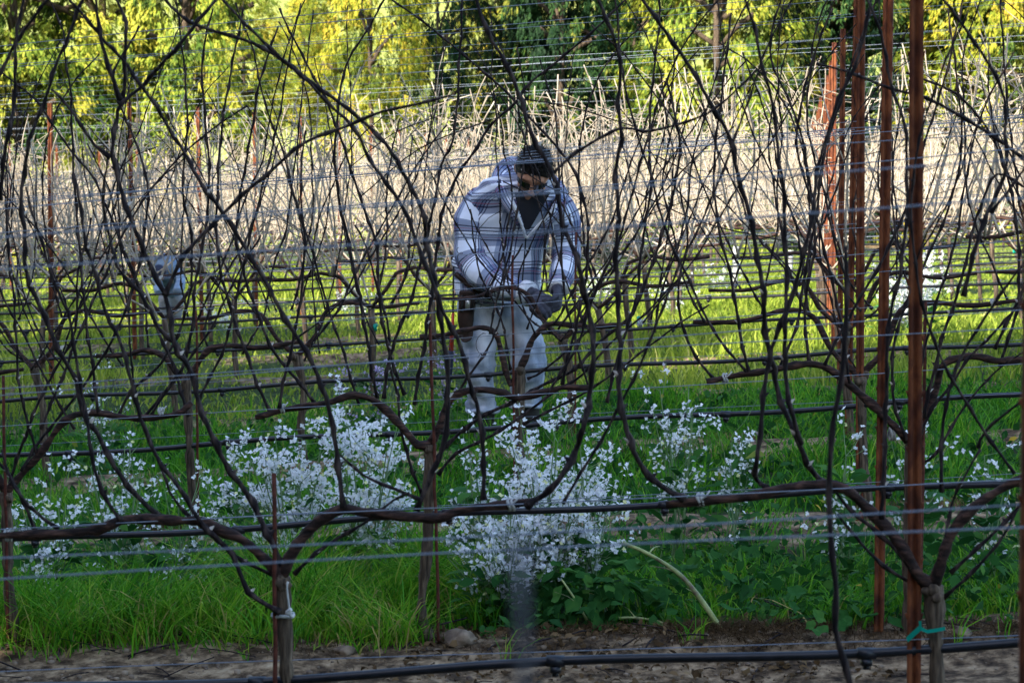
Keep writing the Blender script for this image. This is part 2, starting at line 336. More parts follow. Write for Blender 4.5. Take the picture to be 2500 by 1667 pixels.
def twigs():
    b = MB()
    for _ in range(130):
        x, y, qq = (float(v[0]) for v in scatter(rowq(.8), rowq(1.12), 1)); a = rng.uniform(0, 6.28); l = rng.uniform(.04, .2); z = float(ground(x, y)) + .006
        d = np.array([math.cos(a), math.sin(a), rng.uniform(0, .25)]) * l; b.tube([(x, y, z), np.array([x, y, z]) + d * .5 + (0, 0, .004), np.array([x, y, z]) + d], rng.uniform(.0012, .0032), 5)
    tag(b.build('pruned_twigs', M_cane_shade), 'dark pruned twigs scattered on the bare strip', 'twigs', kind='stuff')
    n = 4200; x, y, q = scatter(rowq(.8), rowq(1.15), n); keep = (fbm(x * 2, y * 2, 2, 12) > -.1); x, y = x[keep], y[keep]; n = len(x); ln = rng.uniform(.01, .04, n)
    V, Q, T, t = cards(np.stack([x, y, ground(x, y) + rng.uniform(.002, .015, n)], 1), unit(n) * np.array([1, 1, .35]), unit(n, 2.), ln, ln * rng.uniform(.3, .7, n), rng.beta(1.2, 3, n), .3)
    tag(link('leaf_litter', nmesh('leaf_litter', V, [Q, T], M_straw, attr=t)), 'withered brown leaf litter on the bare strip', 'leaf litter', kind='stuff')
twigs()
def clod(x, qq, s, label):
    b = MB(); b.ell((0, 0, 0), (s, s * .8, s * .62), None, 9); V = b.V[0]
    for k_ in range(len(V)):
        V[k_] *= 1 + .6 * mnoise.noise(Vector(V[k_] * 1.6 / s) + Vector((x * 9, 0, 0)))
    y = qq - TH * x; o = b.build('earth_clod', M_clod); o.location = (x, y, float(ground(x, y)) + s * .3); tag(o, label, 'clod')
clod(-.16, rowq(1) - .05, .05, 'pale angular clod of earth just right of the middle trunk of the second row')
clod(-.52, rowq(1) - .12, .03, 'small clod of earth left of the middle trunk on the bare strip')
clod(1.35, rowq(1) - .1, .028, 'dark small clod of earth right of the second rusty post')

# ---------------------------------------------------------------- trellis: posts, wires, hoses
POSTX = lambda n: .87 + .25 * n
ORD = ['nearest', 'first', 'second', 'third', 'fourth', 'fifth', 'sixth', 'seventh', 'eighth', 'ninth', 'tenth', 'eleventh', 'twelfth', 'thirteenth', 'fourteenth', 'fifteenth', 'sixteenth', 'seventeenth']
def rowname(n): return 'nearest blurred row' if n < 0 else ORD[n + 1] + ' row'
NR = 15
def post_mesh(hh, full):
    b = MB(); w_, d_, th = .0148, .013, .003
    prof = [(-w_, d_), (-w_, -d_), (-.004, -d_), (-.004, -d_ + .006), (.004, -d_ + .006), (.004, -d_), (w_, -d_), (w_, d_), (w_ - th, d_), (w_ - th, -d_ + th), (.007, -d_ + th), (.007, -d_ + .009), (-.007, -d_ + .009), (-.007, -d_ + th), (-w_ + th, -d_ + th), (-w_ + th, d_)]
    zz = np.linspace(-.3, hh, 26 if full else 3); k = len(prof)
    V = np.array([[px, py, z] for z in zz for px, py in prof]); i = np.arange(len(zz) - 1)[:, None] * k; j = np.arange(k)[None]
    Q = np.stack([i + j, i + (j + 1) % k, i + k + (j + 1) % k, i + k + j], -1).reshape(-1, 4)
    if full: V[:, :2] *= (1 + .02 * rng.standard_normal((len(V), 1)))
    b.add(V, Q); b.box((0, 0, hh - .002), (2 * w_, 2 * d_, .004))
    if full:
        for z in np.arange(.5, hh - .05, .12):          # the punched wire lugs on both edges
            for s in (-1, 1): b.box((s * (w_ + .001), -d_ + .008, z), (.004, .008, .014), (0, s * .35, 0))
    return b.mesh('post', M_rust, smooth=False)
PM = [post_mesh(2.06, True), post_mesh(2.12, True), post_mesh(2.0, True), post_mesh(2.05, False)]
left_lab = {}
for n in range(-1, NR + 1):
    q = rowq(n); hw = .218 * q + 1.2; x0 = POSTX(n) if n >= 0 else .655
    for kx in range(-3, 4):
        x = x0 + kx * 5.33
        if abs(x) > hw: continue
        p = rowpt(q, x, 0); o = link('trellis_post', PM[(1 if n in (3, 2) else 0) if n < 6 and kx == 0 else (2 if n < 6 else 3)]); o.location = p
        o.rotation_euler = (R(random.uniform(-.6, .6)), R(random.uniform(-.7, .7)) + (R(-.7) if n == 0 else 0), -RA + R(random.uniform(-6, 6)))
        if kx == 0:
            lab = {-1: 'dark blurred rusty post cut by the right edge of the picture', 0: 'widest rusty steel post, in the right part, with green tape tied low on it',
                   1: 'second widest rusty post, just left of the widest one', 2: 'narrow dark rust post third from the widest one',
                   3: 'rust post with its flat top showing just under the upper edge, in the right group'}.get(n, f'slim rusty post of the {rowname(n)} in the right-hand group')
        else: lab = f'rusty orange post of the {rowname(n)}, {"left of" if kx < 0 else "right beyond"} the man' + ('' if abs(kx) == 1 else ', one further out')
        tag(o, lab, 'post', 'rusty steel posts of the vineyard trellis')

def wire(n, h, off, rad, xl, xr, label, k=5, sag=.012, tw=0):
    q = rowq(n); xs_ = np.arange(xl, xr + .01, .35 if n < 4 else .9); j = rng.normal(0, .006)
    ph = rng.uniform(0, 6.28)
    pts = [rowpt(q, x, h + j * x + sag * math.sin(x * 1.18 + ph), off + .01 * math.sin(x * 2 + ph)) for x in xs_]
    o = MB().tube(catmull(pts, .3), rad, k).build('trellis_wire', M_wire, org=pts[0]); o.location = pts[0]
    tag(o, label, 'wire', 'galvanised wires strung along the vine rows'); return o
LEV = [(.80, 'cordon wire'), (1.12, 'lower catch wire'), (1.50, 'middle catch wire'), (2.02, 'top catch wire')]
for n in range(-1, NR + 1):
    q = rowq(n); hw = .218 * q + 1.2
    for h, nm in LEV:
        if n == -1 and h in (.80,): continue
        if nm == 'cordon wire': wire(n, h, -.03, .0014, -hw, hw, f'thin silver cordon wire of the {rowname(n)}', 5, .006)
        else:
            for s, side in ((-1, 'front'), (1, 'rear'))[:2 if n < 8 else 1]:
                dz = (rng.normal(0, .012) + s * .012) if n >= 0 else s * .017 - (.035 if h < 1.3 else 0)
                wire(n, h + dz, s * .035, .0013, -hw, hw, f'galvanised {nm} of the {rowname(n)}, {side} one of its pair')
    if n >= 0:
        b = MB(); xs_ = np.arange(-hw, hw, .25 if n < 4 else .8); ph = rng.uniform(0, 6)
        pts = np.array([rowpt(q, x, .432 + .008 * math.sin(x * 4.7 + ph), .0) for x in xs_]); org = pts[0].copy()
        root = b.tube(catmull(pts, .12 if n < 4 else .5), .0105, 10 if n < 4 else 5).build('drip_hose', M_hose, org=org); root.location = org
        tag(root, f'black drip irrigation hose hanging level along the {rowname(n)}', 'hose', 'black drip hoses under the vine rows')
        if n < 7:
            em = MB(); em.tube([[0, 0, -.012], [0, 0, -.026]], .013, 8); em.tube([[0, 0, -.026], [0, 0, -.034]], .008, 8); em.tube([[-.02, 0, 0], [.02, 0, 0]], .0135, 8)
            eme = em.mesh('emitter', M_hose)
            x = -hw + .4 + .17 * n
            while x < hw:
                p = rowpt(q, x, .432 + .008 * math.sin(x * 4.7 + ph)); e = link('emitter', eme, root); e.location = Vector(p) - Vector(org); x += .67
        wire(n, .462, .0, .0011, -hw, hw, f'thin carrier wire just above the drip hose of the {rowname(n)}', 4, .004)

# ---------------------------------------------------------------- grapevines
def cane_mesh(pts, r0, detail, name='cane', dry=False):  # dry only selects the bark copy with sunlight in its colour
    """jointed cane: swollen nodes with a pale bud every few centimetres and a slight zigzag"""
    b = MB(); mats = [M_cane_sun if dry else M_cane_shade, M_bud]
    if detail == 2:
        p = catmull(pts, .028); n = len(p); i = np.arange(n); t = i / max(1, n - 1)
        r = r0 * (1 - .45 * t) * np.where(i % 3 == 0, rng.uniform(1.3, 1.65, n), .92); z = np.where((i // 3) % 2 == 0, 1, -1)[:, None] * r0 * .5
        p = p + np.array([[1, .4, 0]]) * z * np.where(i % 3 == 0, 1, .2)[:, None]; b.tube(p, r, 6)
        for k in range(3, n - 2, 3):
            s = 1 if (k // 3) % 2 else -1; c = p[k]; rr = r[k]; d = np.array([s, rng.uniform(-.8, .8), 0]); d /= np.linalg.norm(d); tp = c + d * rr * 2.1 + np.array([0, 0, rr * 1.2])
            up = (p[k + 1] - p[k - 1]); up /= np.linalg.norm(up) + 1e-9; sd_ = np.cross(d, up)
            V = [c + d * rr * .7 + up * rr * .8, c + d * rr * .7 - up * rr * .8, c + d * rr * .7 + sd_ * rr * .7, c + d * rr * .7 - sd_ * rr * .7, tp]
            b.add(V, None, [[0, 2, 4], [2, 1, 4], [1, 3, 4], [3, 0, 4]], 1 if rng.random() < .45 else 0)
    elif detail == 1:
        p = catmull(pts, .09); n = len(p); i = np.arange(n); b.tube(p, r0 * (1 - .5 * i / n) * np.where(i % 2 == 0, 1.25, .95), 4)
    else:
        p = catmull(pts, .3); n = len(p); b.tube(p, r0 * (1 - .5 * np.arange(n) / n), 3, cap=False)
    return b, mats
def rand_cane(x0, z0, lean, L, curv, yo=0):
    """a shoot from the cordon: starts sideways, turns up, wanders"""
    n = max(4, int(L / .16)); ang = lean; p = np.array([x0, yo, z0]); out = [p.copy()]; st = L / n; ya = rng.normal(0, .12)
    a0 = ang + np.sign(lean + 1e-6) * rng.uniform(.1, .7)
    for i in range(n):
        t = (i + 1) / n; a = a0 * math.exp(-t * 4) + ang * (1 - math.exp(-t * 4)) + curv * t * t + rng.normal(0, .07)
        p = p + st * np.array([math.sin(a), math.sin(ya) * .5 + rng.normal(0, .06), math.cos(a)]); out.append(p.copy())
    return out
def tendril(p, s):
    t = np.linspace(0, 1, 26); a = t * rng.uniform(7, 14) + rng.uniform(0, 6); r = s * .28 * (1 - t) ** .6 * t ** .3
    d = rng.normal(0, 1, 3); d[1] *= .4; d /= np.linalg.norm(d)
    return p + t[:, None] * d * s + np.stack([r * np.cos(a), .5 * r * np.sin(a), r * np.sin(a)], 1)
ROOTS = {}
def trunk_tube(b, pts, r, k=12):
    p = catmull(pts, .025); n = len(p); i = np.arange(n)
    rr = r * (1 + .10 * np.sin(i * .7 + rng.uniform(0, 6)) + .08 * rng.standard_normal(n)); rr[:4] *= np.linspace(1.45, 1.05, 4); rr[-5:] *= np.linspace(1.05, 1.35, 5)
    b.tube(p, rr, k, jit=.07)
def near_vine(n, x, label, head, larm, rarm, via=None):
    """a vine whose arms follow the photograph; head etc. given as pixels of the 2352 wide view"""
    q = rowq(n); base = rowpt(q, x, 0); root = empty('grapevine', base, label, 'grapevine', 'bare pruned-cordon grapevines along the trellis rows')
    hp = unrow(*head, q); low = base + np.array([0, 0, -.05]); mid = (low + hp) / 2 + np.array([rng.normal(0, .008), 0, 0])
    b = MB(); trunk_tube(b, [low, low * .8 + hp * .2 + np.array([.006, 0, 0]), mid, hp] if not via else [unrow(*a, q) for a in via] + [hp], .0175 if n > 0 else .016);
    for _ in range(9):
        e_ = hp + rng.normal(0, .008, 3) + (0, 0, -.012); b.ell(e_, rng.uniform(.009, .017, 3), (rng.uniform(0, 3), rng.uniform(0, 3), 0), 5)
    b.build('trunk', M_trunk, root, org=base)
    for arm in (larm, rarm):
        if not arm: continue
        pts = [hp] + [unrow(*a, q) + np.array([0, rng.normal(-.006, .006), 0]) for a in arm]; p = catmull(pts, .02); m = len(p); i = np.arange(m)
        r = .0115 * (1.15 - .35 * i / m) * (1 + .12 * np.sin(i * .9) + .08 * rng.standard_normal(m))
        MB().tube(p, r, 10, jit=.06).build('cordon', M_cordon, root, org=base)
    ROOTS[(n, round(x, 2))] = (root, base); return root, base
VG = 'bare pruned-cordon grapevines along the trellis rows'
vA1 = near_vine(0, -.505, 'foreground grapevine with white string tied below its fork, left of centre at the lower edge', (648, 1325), [(618, 1292), (560, 1240), (500, 1213), (465, 1196), (400, 1192), (300, 1192), (262, 1200), (220, 1216), (120, 1222), (0, 1228), (-60, 1231)], [(665, 1280), (705, 1222), (745, 1188), (788, 1168), (830, 1176), (900, 1180), (985, 1189), (1020, 1185), (1060, 1170), (1160, 1158), (1235, 1150)])
vA2 = near_vine(0, .905, 'foreground grapevine rising right behind the widest rusty post', (2144, 1345), [(2108, 1320), (2075, 1260), (2035, 1210), (1985, 1160), (1940, 1122), (1890, 1112), (1800, 1122), (1745, 1133), (1680, 1145), (1600, 1150), (1530, 1158)], [(2162, 1280), (2185, 1220), (2230, 1165), (2285, 1130), (2345, 1100), (2420, 1095)])
vB1 = near_vine(1, -1.61, 'grapevine of the second row at the left edge above the long grass', (14, 1130), [(-30, 1060), (-80, 1040)], [(40, 1100), (96, 1037), (150, 965), (212, 948), (308, 960), (403, 951), (441, 924)])
vB2 = near_vine(1, -.258, 'middle grapevine of the second row with a bent trunk standing beside the flowers', (988, 1020), [(960, 1020), (920, 975), (862, 921), (810, 907), (752, 925), (667, 938), (588, 958)], [(1010, 980), (1030, 925), (1060, 900), (1110, 894), (1160, 902), (1190, 914), (1290, 890), (1352, 892)], [(996, 1530), (988, 1470), (968, 1420), (972, 1340), (982, 1250), (985, 1120)])
vB3 = near_vine(1, 1.2, 'grapevine of the second row beside the second widest rusty post', (2095, 1020), [(2060, 985), (2010, 935), (1962, 893), (1921, 859), (1894, 842), (1853, 835), (1757, 852), (1689, 862), (1622, 876)], [(2120, 960), (2150, 893), (2168, 835), (2236, 818), (2287, 828), (2345, 825), (2440, 815)])
vC2 = near_vine(2, .033, 'grapevine standing in front of the trousers of the stooping man', (1195, 845), [(1172, 880), (1152, 808), (1138, 765), (1110, 752), (1070, 758), (1015, 770), (964, 773)], [(1205, 825), (1222, 780), (1248, 753), (1272, 743), (1357, 750), (1446, 743)])
vC1 = near_vine(2, -1.31, 'grapevine of the third row left of the man with its arms spread low', (428, 870), [(403, 852), (376, 818), (332, 804), (291, 814), (222, 818)], [(445, 850), (479, 804), (523, 794), (598, 797), (694, 784)])

def trace(v, n, pts, r, off=0, lab=None):
    root, base = v; q = rowq(n) + off
    p = [unrow(a, c, q) for a, c in pts]; p = [pp + np.array([0, rng.normal(0, .012), 0]) for pp in p]
    if np.linalg.norm(p[0] - np.array(base)) > 0 and pts[0][1] < pts[-1][1]: p = p[::-1]
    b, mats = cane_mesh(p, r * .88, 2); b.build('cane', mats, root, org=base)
A = [
 (0, [(337, -40), (438, 51), (581, 99), (643, 137), (718, 191), (800, 253), (850, 295), (885, 330), (923, 393), (947, 434), (974, 500), (980, 560), (996, 640), (1012, 722), (1018, 790), (1029, 860), (1027, 962), (1011, 1050), (995, 1085), (954, 1172)], .0066),
 (0, [(500, -10), (568, 58), (622, 113), (670, 152), (711, 190), (749, 236), (814, 294), (844, 366), (875, 400), (923, 475), (961, 565), (985, 625), (1015, 709), (1050, 777), (1074, 859), (1094, 927), (1106, 996), (1112, 1070), (1108, 1150)], .006),
 (0, [(515, -20), (445, 70), (383, 137), (325, 195), (277, 238), (267, 274), (256, 352), (262, 390), (291, 472), (312, 530), (332, 585), (376, 674), (404, 787), (434, 852), (458, 927), (486, 996), (520, 1065), (578, 1155), (626, 1244), (640, 1300)], .0078),
 (0, [(219, -30), (226, 68), (253, 154), (274, 233)], .0062), (0, [(258, -20), (287, 51), (287, 137), (284, 205), (272, 240)], .006),
 (0, [(200, -30), (168, 51), (137, 126), (116, 195), (89, 267), (72, 325), (51, 400), (48, 462), (55, 525), (58, 602), (82, 681), (113, 750), (147, 825), (174, 876), (191, 938), (222, 996), (248, 1045), (280, 1094), (315, 1141), (362, 1188)], .007),
 (0, [(140, -20), (205, 51), (239, 96), (291, 147), (328, 202), (359, 246), (410, 335), (445, 393), (479, 441), (530, 517), (564, 572), (616, 664), (670, 756), (718, 835), (749, 910), (763, 979), (775, 1040), (780, 1100), (787, 1165)], .0064),
 (0, [(116, 205), (171, 263), (219, 335), (252, 362)], .005),
 (0, [(140, -25), (44, 85), (0, 168), (-40, 240)], .0055), (0, [(60, -20), (38, 120), (31, 222), (20, 308), (7, 376), (-8, 460)], .006),
 (0, [(250, 362), (234, 438), (239, 517), (270, 609), (318, 671), (369, 756), (407, 793), (436, 850)], .0055),
 (0, [(1036, 219), (961, 239), (879, 256), (800, 288), (701, 328), (609, 404), (554, 451), (485, 518), (424, 589), (393, 644), (380, 676)], .0055),
 (0, [(170, 400), (195, 540), (219, 640), (239, 709), (270, 773), (297, 845), (308, 886), (322, 962), (359, 1048), (410, 1117), (462, 1196), (533, 1271), (574, 1357), (642, 1403)], .0066),
 (0, [(60, 430), (90, 530), (137, 671), (161, 739), (178, 876), (196, 950), (212, 1042), (226, 1100), (250, 1158), (277, 1195)], .0052),
 (0, [(342, 1000), (380, 1100), (410, 1152), (500, 1240), (560, 1290), (625, 1320)], .005),
 (0, [(674, 1318), (728, 1268), (776, 1238), (844, 1196), (903, 1152), (940, 1128)], .005),
 (0, [(776, 1042), (834, 1090), (906, 1124), (964, 1145)], .0048),
 (0, [(-30, 1040), (24, 1105), (55, 1150), (80, 1222)], .0055), (0, [(3, 1032), (24, 1094), (55, 1138), (99, 1193), (130, 1216)], .005),
]
for n, p, r in A: trace(vA1, n, p, r, rng.normal(0, .02))
B_ = [
 ([(1085, -30), (1115, 68), (1166, 150), (1197, 236), (1221, 304), (1265, 393), (1282, 455), (1297, 525), (1330, 613), (1354, 729), (1364, 825), (1353, 910), (1340, 980), (1323, 1035), (1296, 1083), (1265, 1124), (1231, 1148), (1207, 1160)], .0078),
 ([(1360, -30), (1405, 75), (1426, 171), (1421, 239), (1426, 321), (1416, 386), (1419, 479), (1417, 654), (1426, 791), (1419, 859), (1433, 962), (1455, 1035), (1494, 1094), (1542, 1131), (1570, 1145)], .0072),
 ([(1455, -30), (1515, 58), (1550, 100), (1614, 205), (1672, 308), (1689, 376), (1713, 462), (1737, 568), (1750, 671), (1761, 763), (1771, 825), (1798, 927), (1832, 1013), (1870, 1087), (1894, 1110)], .0074),
 ([(1700, -30), (1733, 68), (1747, 137), (1767, 205), (1785, 308), (1791, 376), (1798, 428), (1805, 520), (1806, 637), (1802, 739), (1802, 825), (1812, 921), (1838, 1020)], .006),
 ([(2005, -20), (1993, 51), (1962, 154), (1915, 256), (1880, 393), (1858, 517), (1836, 609), (1805, 715), (1771, 801), (1761, 859), (1747, 962), (1738, 1060), (1740, 1105), (1760, 1120)], .0062),
 ([(2140, -30), (2219, 68), (2270, 144), (2304, 205), (2315, 256), (2308, 308), (2312, 376), (2301, 434), (2267, 489), (2240, 560), (2210, 680)], .0055),
 ([(1873, 147), (1945, 164), (2048, 205), (2127, 226), (2219, 274), (2287, 315), (2355, 366)], .0048),
 ([(1975, -30), (2014, 51), (2031, 103), (2048, 188), (2072, 274), (2082, 342), (2083, 445), (2080, 530), (2065, 637), (2055, 671), (2041, 756), (2034, 825), (2038, 910), (2031, 996), (2028, 1110), (2022, 1190)], .0055),
 ([(2250, 1032), (2212, 1094), (2185, 1162), (2164, 1268), (2150, 1340)], .005), ([(2360, 900), (2270, 989), (2250, 1032)], .0045),
 ([(2181, 1316), (2270, 1237), (2345, 1155), (2400, 1080)], .0052), ([(2168, 1377), (2236, 1312), (2300, 1230), (2345, 1160)], .005),
 ([(1921, 1131), (1956, 1176), (2024, 1227), (2090, 1300)], .0065), ([(1925, 1182), (1962, 1230), (2031, 1299), (2110, 1350)], .005),
 ([(2352, 600), (2300, 680), (2230, 790), (2180, 900), (2168, 1000), (2160, 1130)], .005),
 ([(2270, 489), (2330, 420), (2380, 350)], .004), ([(1265, 402), (1323, 352), (1426, 294), (1481, 303), (1576, 280), (1650, 245), (1740, 160)], .0042),
]
for p, r in B_: trace(vA2, 0, p, r, rng.normal(0, .02))
C_ = [
 (vB2, [(1446, -10), (1385, 51), (1299, 126), (1221, 188), (1183, 236), (1125, 291), (1084, 356), (1043, 417), (1015, 496), (1000, 600), (985, 720), (970, 820), (950, 930)], .0062),
 (vB2, [(880, -15), (995, 68), (1063, 126), (1118, 171), (1176, 226), (1238, 294), (1289, 349), (1330, 420), (1350, 520), (1345, 640), (1320, 760), (1290, 885)], .0055),
 (vB2, [(896, -20), (838, 79), (793, 154), (779, 239), (770, 340), (775, 430), (800, 560), (830, 700), (850, 820), (865, 915)], .006),
 (vB2, [(1063, -20), (1056, 130), (1043, 308), (1015, 376), (995, 479), (975, 570), (940, 700), (900, 800), (880, 915)], .006),
 (vB2, [(814, 517), (844, 572), (862, 654), (889, 736), (896, 842), (913, 910), (923, 996), (950, 1083), (968, 1131)], .0056),
 (vB2, [(1530, 180), (1560, 330), (1540, 470), (1500, 600), (1450, 720), (1371, 790), (1323, 845), (1255, 880), (1186, 917), (1101, 958), (1043, 1006), (992, 1060)], .007),
 (vB2, [(1560, 640), (1480, 720), (1400, 790), (1340, 860), (1270, 905), (1150, 985), (1050, 1040), (1005, 1090)], .006),
 (vB2, [(1630, 700), (1560, 742), (1500, 790), (1420, 850), (1350, 900), (1290, 930), (1200, 975)], .0048),
 (vB2, [(1200, 560), (1160, 640), (1150, 730), (1120, 800), (1065, 880), (1050, 905)], .005),
 (vB2, [(700, 300), (690, 430), (700, 560), (690, 690), (670, 800), (650, 880), (640, 938)], .0058),
 (vB2, [(640, 60), (600, 180), (575, 320), (550, 450), (545, 560), (580, 690), (630, 810), (690, 880), (720, 925)], .006),
 (vB2, [(560, 20), (530, 160), (510, 300), (500, 430), (500, 560), (520, 680), (560, 800), (600, 900), (620, 945)], .006),
 (vB1, [(490, 20), (465, 130), (470, 260), (480, 400), (470, 540), (450, 640), (440, 760), (410, 860), (330, 958)], .006),
 (vB1, [(400, -20), (420, 130), (430, 290), (420, 430), (440, 560), (430, 700), (380, 820), (300, 900), (270, 955)], .0056),
 (vB1, [(120, 10), (144, 70), (150, 120), (161, 205), (164, 308), (171, 410), (178, 536), (190, 640), (200, 760), (215, 870), (225, 948)], .0056),
 (vB1, [(320, 60), (260, 180), (300, 300), (340, 420), (330, 560), (300, 680), (260, 780), (180, 900), (100, 1000), (50, 1080)], .0056),
 (vB1, [(17, 380), (20, 568), (34, 688), (41, 825), (48, 903), (68, 982), (82, 1040)], .0055),
 (vB1, [(210, 500), (180, 640), (170, 760), (100, 900), (60, 1000), (20, 1110)], .006),
 (vB1, [(600, 540), (540, 640), (480, 760), (400, 870), (345, 955)], .005),
 (vB3, [(2348, 430), (2290, 400), (2250, 480), (2222, 585), (2202, 661), (2164, 777), (2145, 860), (2120, 960)], .0066),
 (vB3, [(2352, 690), (2291, 750), (2219, 825), (2181, 886), (2140, 938), (2110, 1000)], .0062),
 (vB3, [(2360, 800), (2280, 860), (2200, 960), (2150, 1040), (2100, 1075)], .005),
 (vB3, [(1560, 420), (1580, 560), (1560, 640), (1565, 740), (1600, 820), (1640, 872)], .005),
 (vB3, [(1680, 30), (1660, 200), (1640, 380), (1650, 520), (1680, 640), (1700, 760), (1720, 855)], .0056),
 (vB3, [(1800, -20), (1770, 120), (1830, 280), (1860, 420), (1870, 560), (1850, 700), (1857, 832)], .0056),
 (vB3, [(1910, 20), (1860, 160), (1830, 330), (1870, 480), (1910, 640), (1935, 760), (1950, 880)], .0056),
 (vB3, [(2180, 20), (2200, 200), (2210, 340), (2180, 480), (2120, 620), (2060, 760), (2050, 900), (2080, 1010)], .0056),
 (vB3, [(2330, 120), (2260, 260), (2220, 400), (2190, 560), (2150, 700), (2110, 860), (2100, 1000)], .0052),
 (vC1, [(640, 330), (610, 430), (560, 560), (500, 660), (470, 760), (480, 804)], .0055), (vC1, [(200, 330), (250, 440), (280, 570), (330, 690), (340, 804)], .0055),
 (vC2, [(1500, 240), (1440, 400), (1400, 520), (1330, 640), (1290, 720), (1270, 745)], .0055), (vC2, [(1290, 430), (1220, 560), (1190, 660), (1230, 770)], .0045),
 (vC2, [(1080, 480), (1100, 620), (1150, 730), (1172, 850)], .0055), (vC2, [(1520, 560), (1440, 660), (1360, 750), (1250, 850), (1210, 870)], .0055),
]
for v, p, r in C_: trace(v, 1 if v in (vB1, vB2, vB3) else 2, p, r, rng.normal(0, .03))
def add_random(v, n, k, hh=(1.0, 1.55), xr=.62, rr=(.0033, .0052), detail=2, ten=6):
    root, base = v; q = rowq(n); b0 = np.array(base); cs = slope(q)
    for _ in range(k):
        x0 = rng.uniform(-xr, xr); lean = rng.normal(.22 * x0 / xr, .26); pts = rand_cane(x0, .80 + .02 * rng.standard_normal(), lean, rng.uniform(*hh), rng.normal(0, .5), rng.normal(0, .03))
        pts = [np.array([a[0], a[1] - TH * a[0], a[2] + cs * a[0]]) for a in pts]
        b, mats = cane_mesh(pts, rng.uniform(*rr), detail)
        if rng.random() < .6:                      # a lateral
            s = pts[len(pts) // 2]; a = rng.normal(0, 1.1); l = rng.uniform(.12, .5); lp = [s, s + np.array([math.sin(a), 0, math.cos(a)]) * l * .5, s + np.array([math.sin(a) * 1.1, .02, math.cos(a) * .8]) * l]
            b.tube(catmull(lp, .05), .002, 4)
        b.build('cane', mats, root)
    for _ in range(ten):
        b = MB(); p = np.array([rng.uniform(-xr, xr), rng.normal(0, .05), rng.uniform(1.0, 1.9)]); b.tube(tendril(p, rng.uniform(.04, .1)), .0010, 4); b.build('tendril', M_tend, root)
add_random(vA1, 0, 1, ten=10); add_random(vA2, 0, 2, ten=10)
add_random(vB1, 1, 5, ten=8); add_random(vB2, 1, 5, ten=9); add_random(vB3, 1, 9, ten=8)
add_random(vC1, 2, 10, ten=5); add_random(vC2, 2, 9, ten=5)

# prototype vines for the other places, copied along the rows
def proto(detail, ncane, dry):  # dry: use the bark copy coloured as if sunlit
    hold = []; hx = rng.normal(0, .02); hz = rng.uniform(.54, .62)
    b = MB(); pts = [(0, 0, -.06), (rng.normal(0, .012), 0, .2), (rng.normal(hx / 2, .012), 0, .4), (hx, 0, hz)]
    if detail == 2:
        trunk_tube(b, pts, .019)
        for _ in range(7): b.ell(np.array([hx, 0, hz - .01]) + rng.normal(0, .011, 3), rng.uniform(.012, .021, 3), (rng.uniform(0, 3), rng.uniform(0, 3), 0), 5)
    else: b.tube(catmull(pts, .12), [.024] + [.019] * 40 if False else .02, 6)
    hold.append(('trunk', b.mesh('trunk', M_trunk), None))
    arms = MB()
    for s in (-1, 1):
        a = [(hx, 0, hz), (s * .10, 0, hz + .10), (s * .17, 0, .79), (s * .28, 0, .82 + rng.normal(0, .01)), (s * .45, 0, .79), (s * .64, 0, .80)]
        p = catmull(a, .03 if detail == 2 else .1); m = len(p); i = np.arange(m)
        if detail == 2:
            hold.append(('cordon', MB().tube(p, .0108 * (1.15 - .35 * i / m) * (1 + .1 * np.sin(i)), 8, jit=.06).mesh('cordon', M_cordon), None))
        else: arms.tube(p, .012, 5)
    if detail < 2: hold.append(('cordon', arms.mesh('cordon', M_cordon), None))
    big = MB(); mats = None
    for c in range(ncane):
        x0 = rng.uniform(-.64, .64); lean = rng.normal(.2 * x0, .24)
        if rng.random() < .12: x0 = hx; lean = rng.normal(0, .5)
        pts = rand_cane(x0, .80 if x0 != hx else hz, lean, rng.uniform(.8, 1.5) * (1 if detail == 2 else .84 if detail == 1 else .74), rng.normal(0, .45), rng.normal(0, .04))
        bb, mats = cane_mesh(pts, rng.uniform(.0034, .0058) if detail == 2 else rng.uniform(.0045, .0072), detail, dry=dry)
        for _ in range(2 if detail < 2 else 1):
            s = pts[rng.integers(2, len(pts) - 1)]; a = rng.normal(0, 1.0); l = rng.uniform(.12, .45)
            bb.tube([s, s + np.array([math.sin(a), 0, math.cos(a)]) * l * .5, s + np.array([math.sin(a) * 1.1, .03, math.cos(a) * .8]) * l], .0022 if detail == 2 else .003, 3, cap=False)
        if detail == 2: hold.append(('cane', bb.mesh('cane', mats), None))
        else:
            for V_, in zip(bb.V): pass
            off = big.n; big.V += bb.V; big.uv += bb.uv; big.Q += [f + off for f in bb.Q]; big.T += [f + off for f in bb.T]; big.mq += bb.mq; big.mt += bb.mt; big.n += bb.n
    if detail < 2: hold.append(('canes', big.mesh('canes', mats), 'stuff'))
    return hold
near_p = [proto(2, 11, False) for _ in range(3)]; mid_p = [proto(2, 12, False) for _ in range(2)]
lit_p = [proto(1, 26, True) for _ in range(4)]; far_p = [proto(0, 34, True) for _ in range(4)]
done = {(0, -.505), (0, .905), (1, -1.61), (1, -.258), (1, 1.2), (2, .033), (2, -1.31)}
side = lambda x, q: ('far left' if x / q < -.13 else 'left of the man' if x / q < -.02 else 'behind the man' if x / q < .035 else 'right of the man' if x / q < .11 else 'near the group of posts' if x / q < .17 else 'at the right edge')
taken = {}
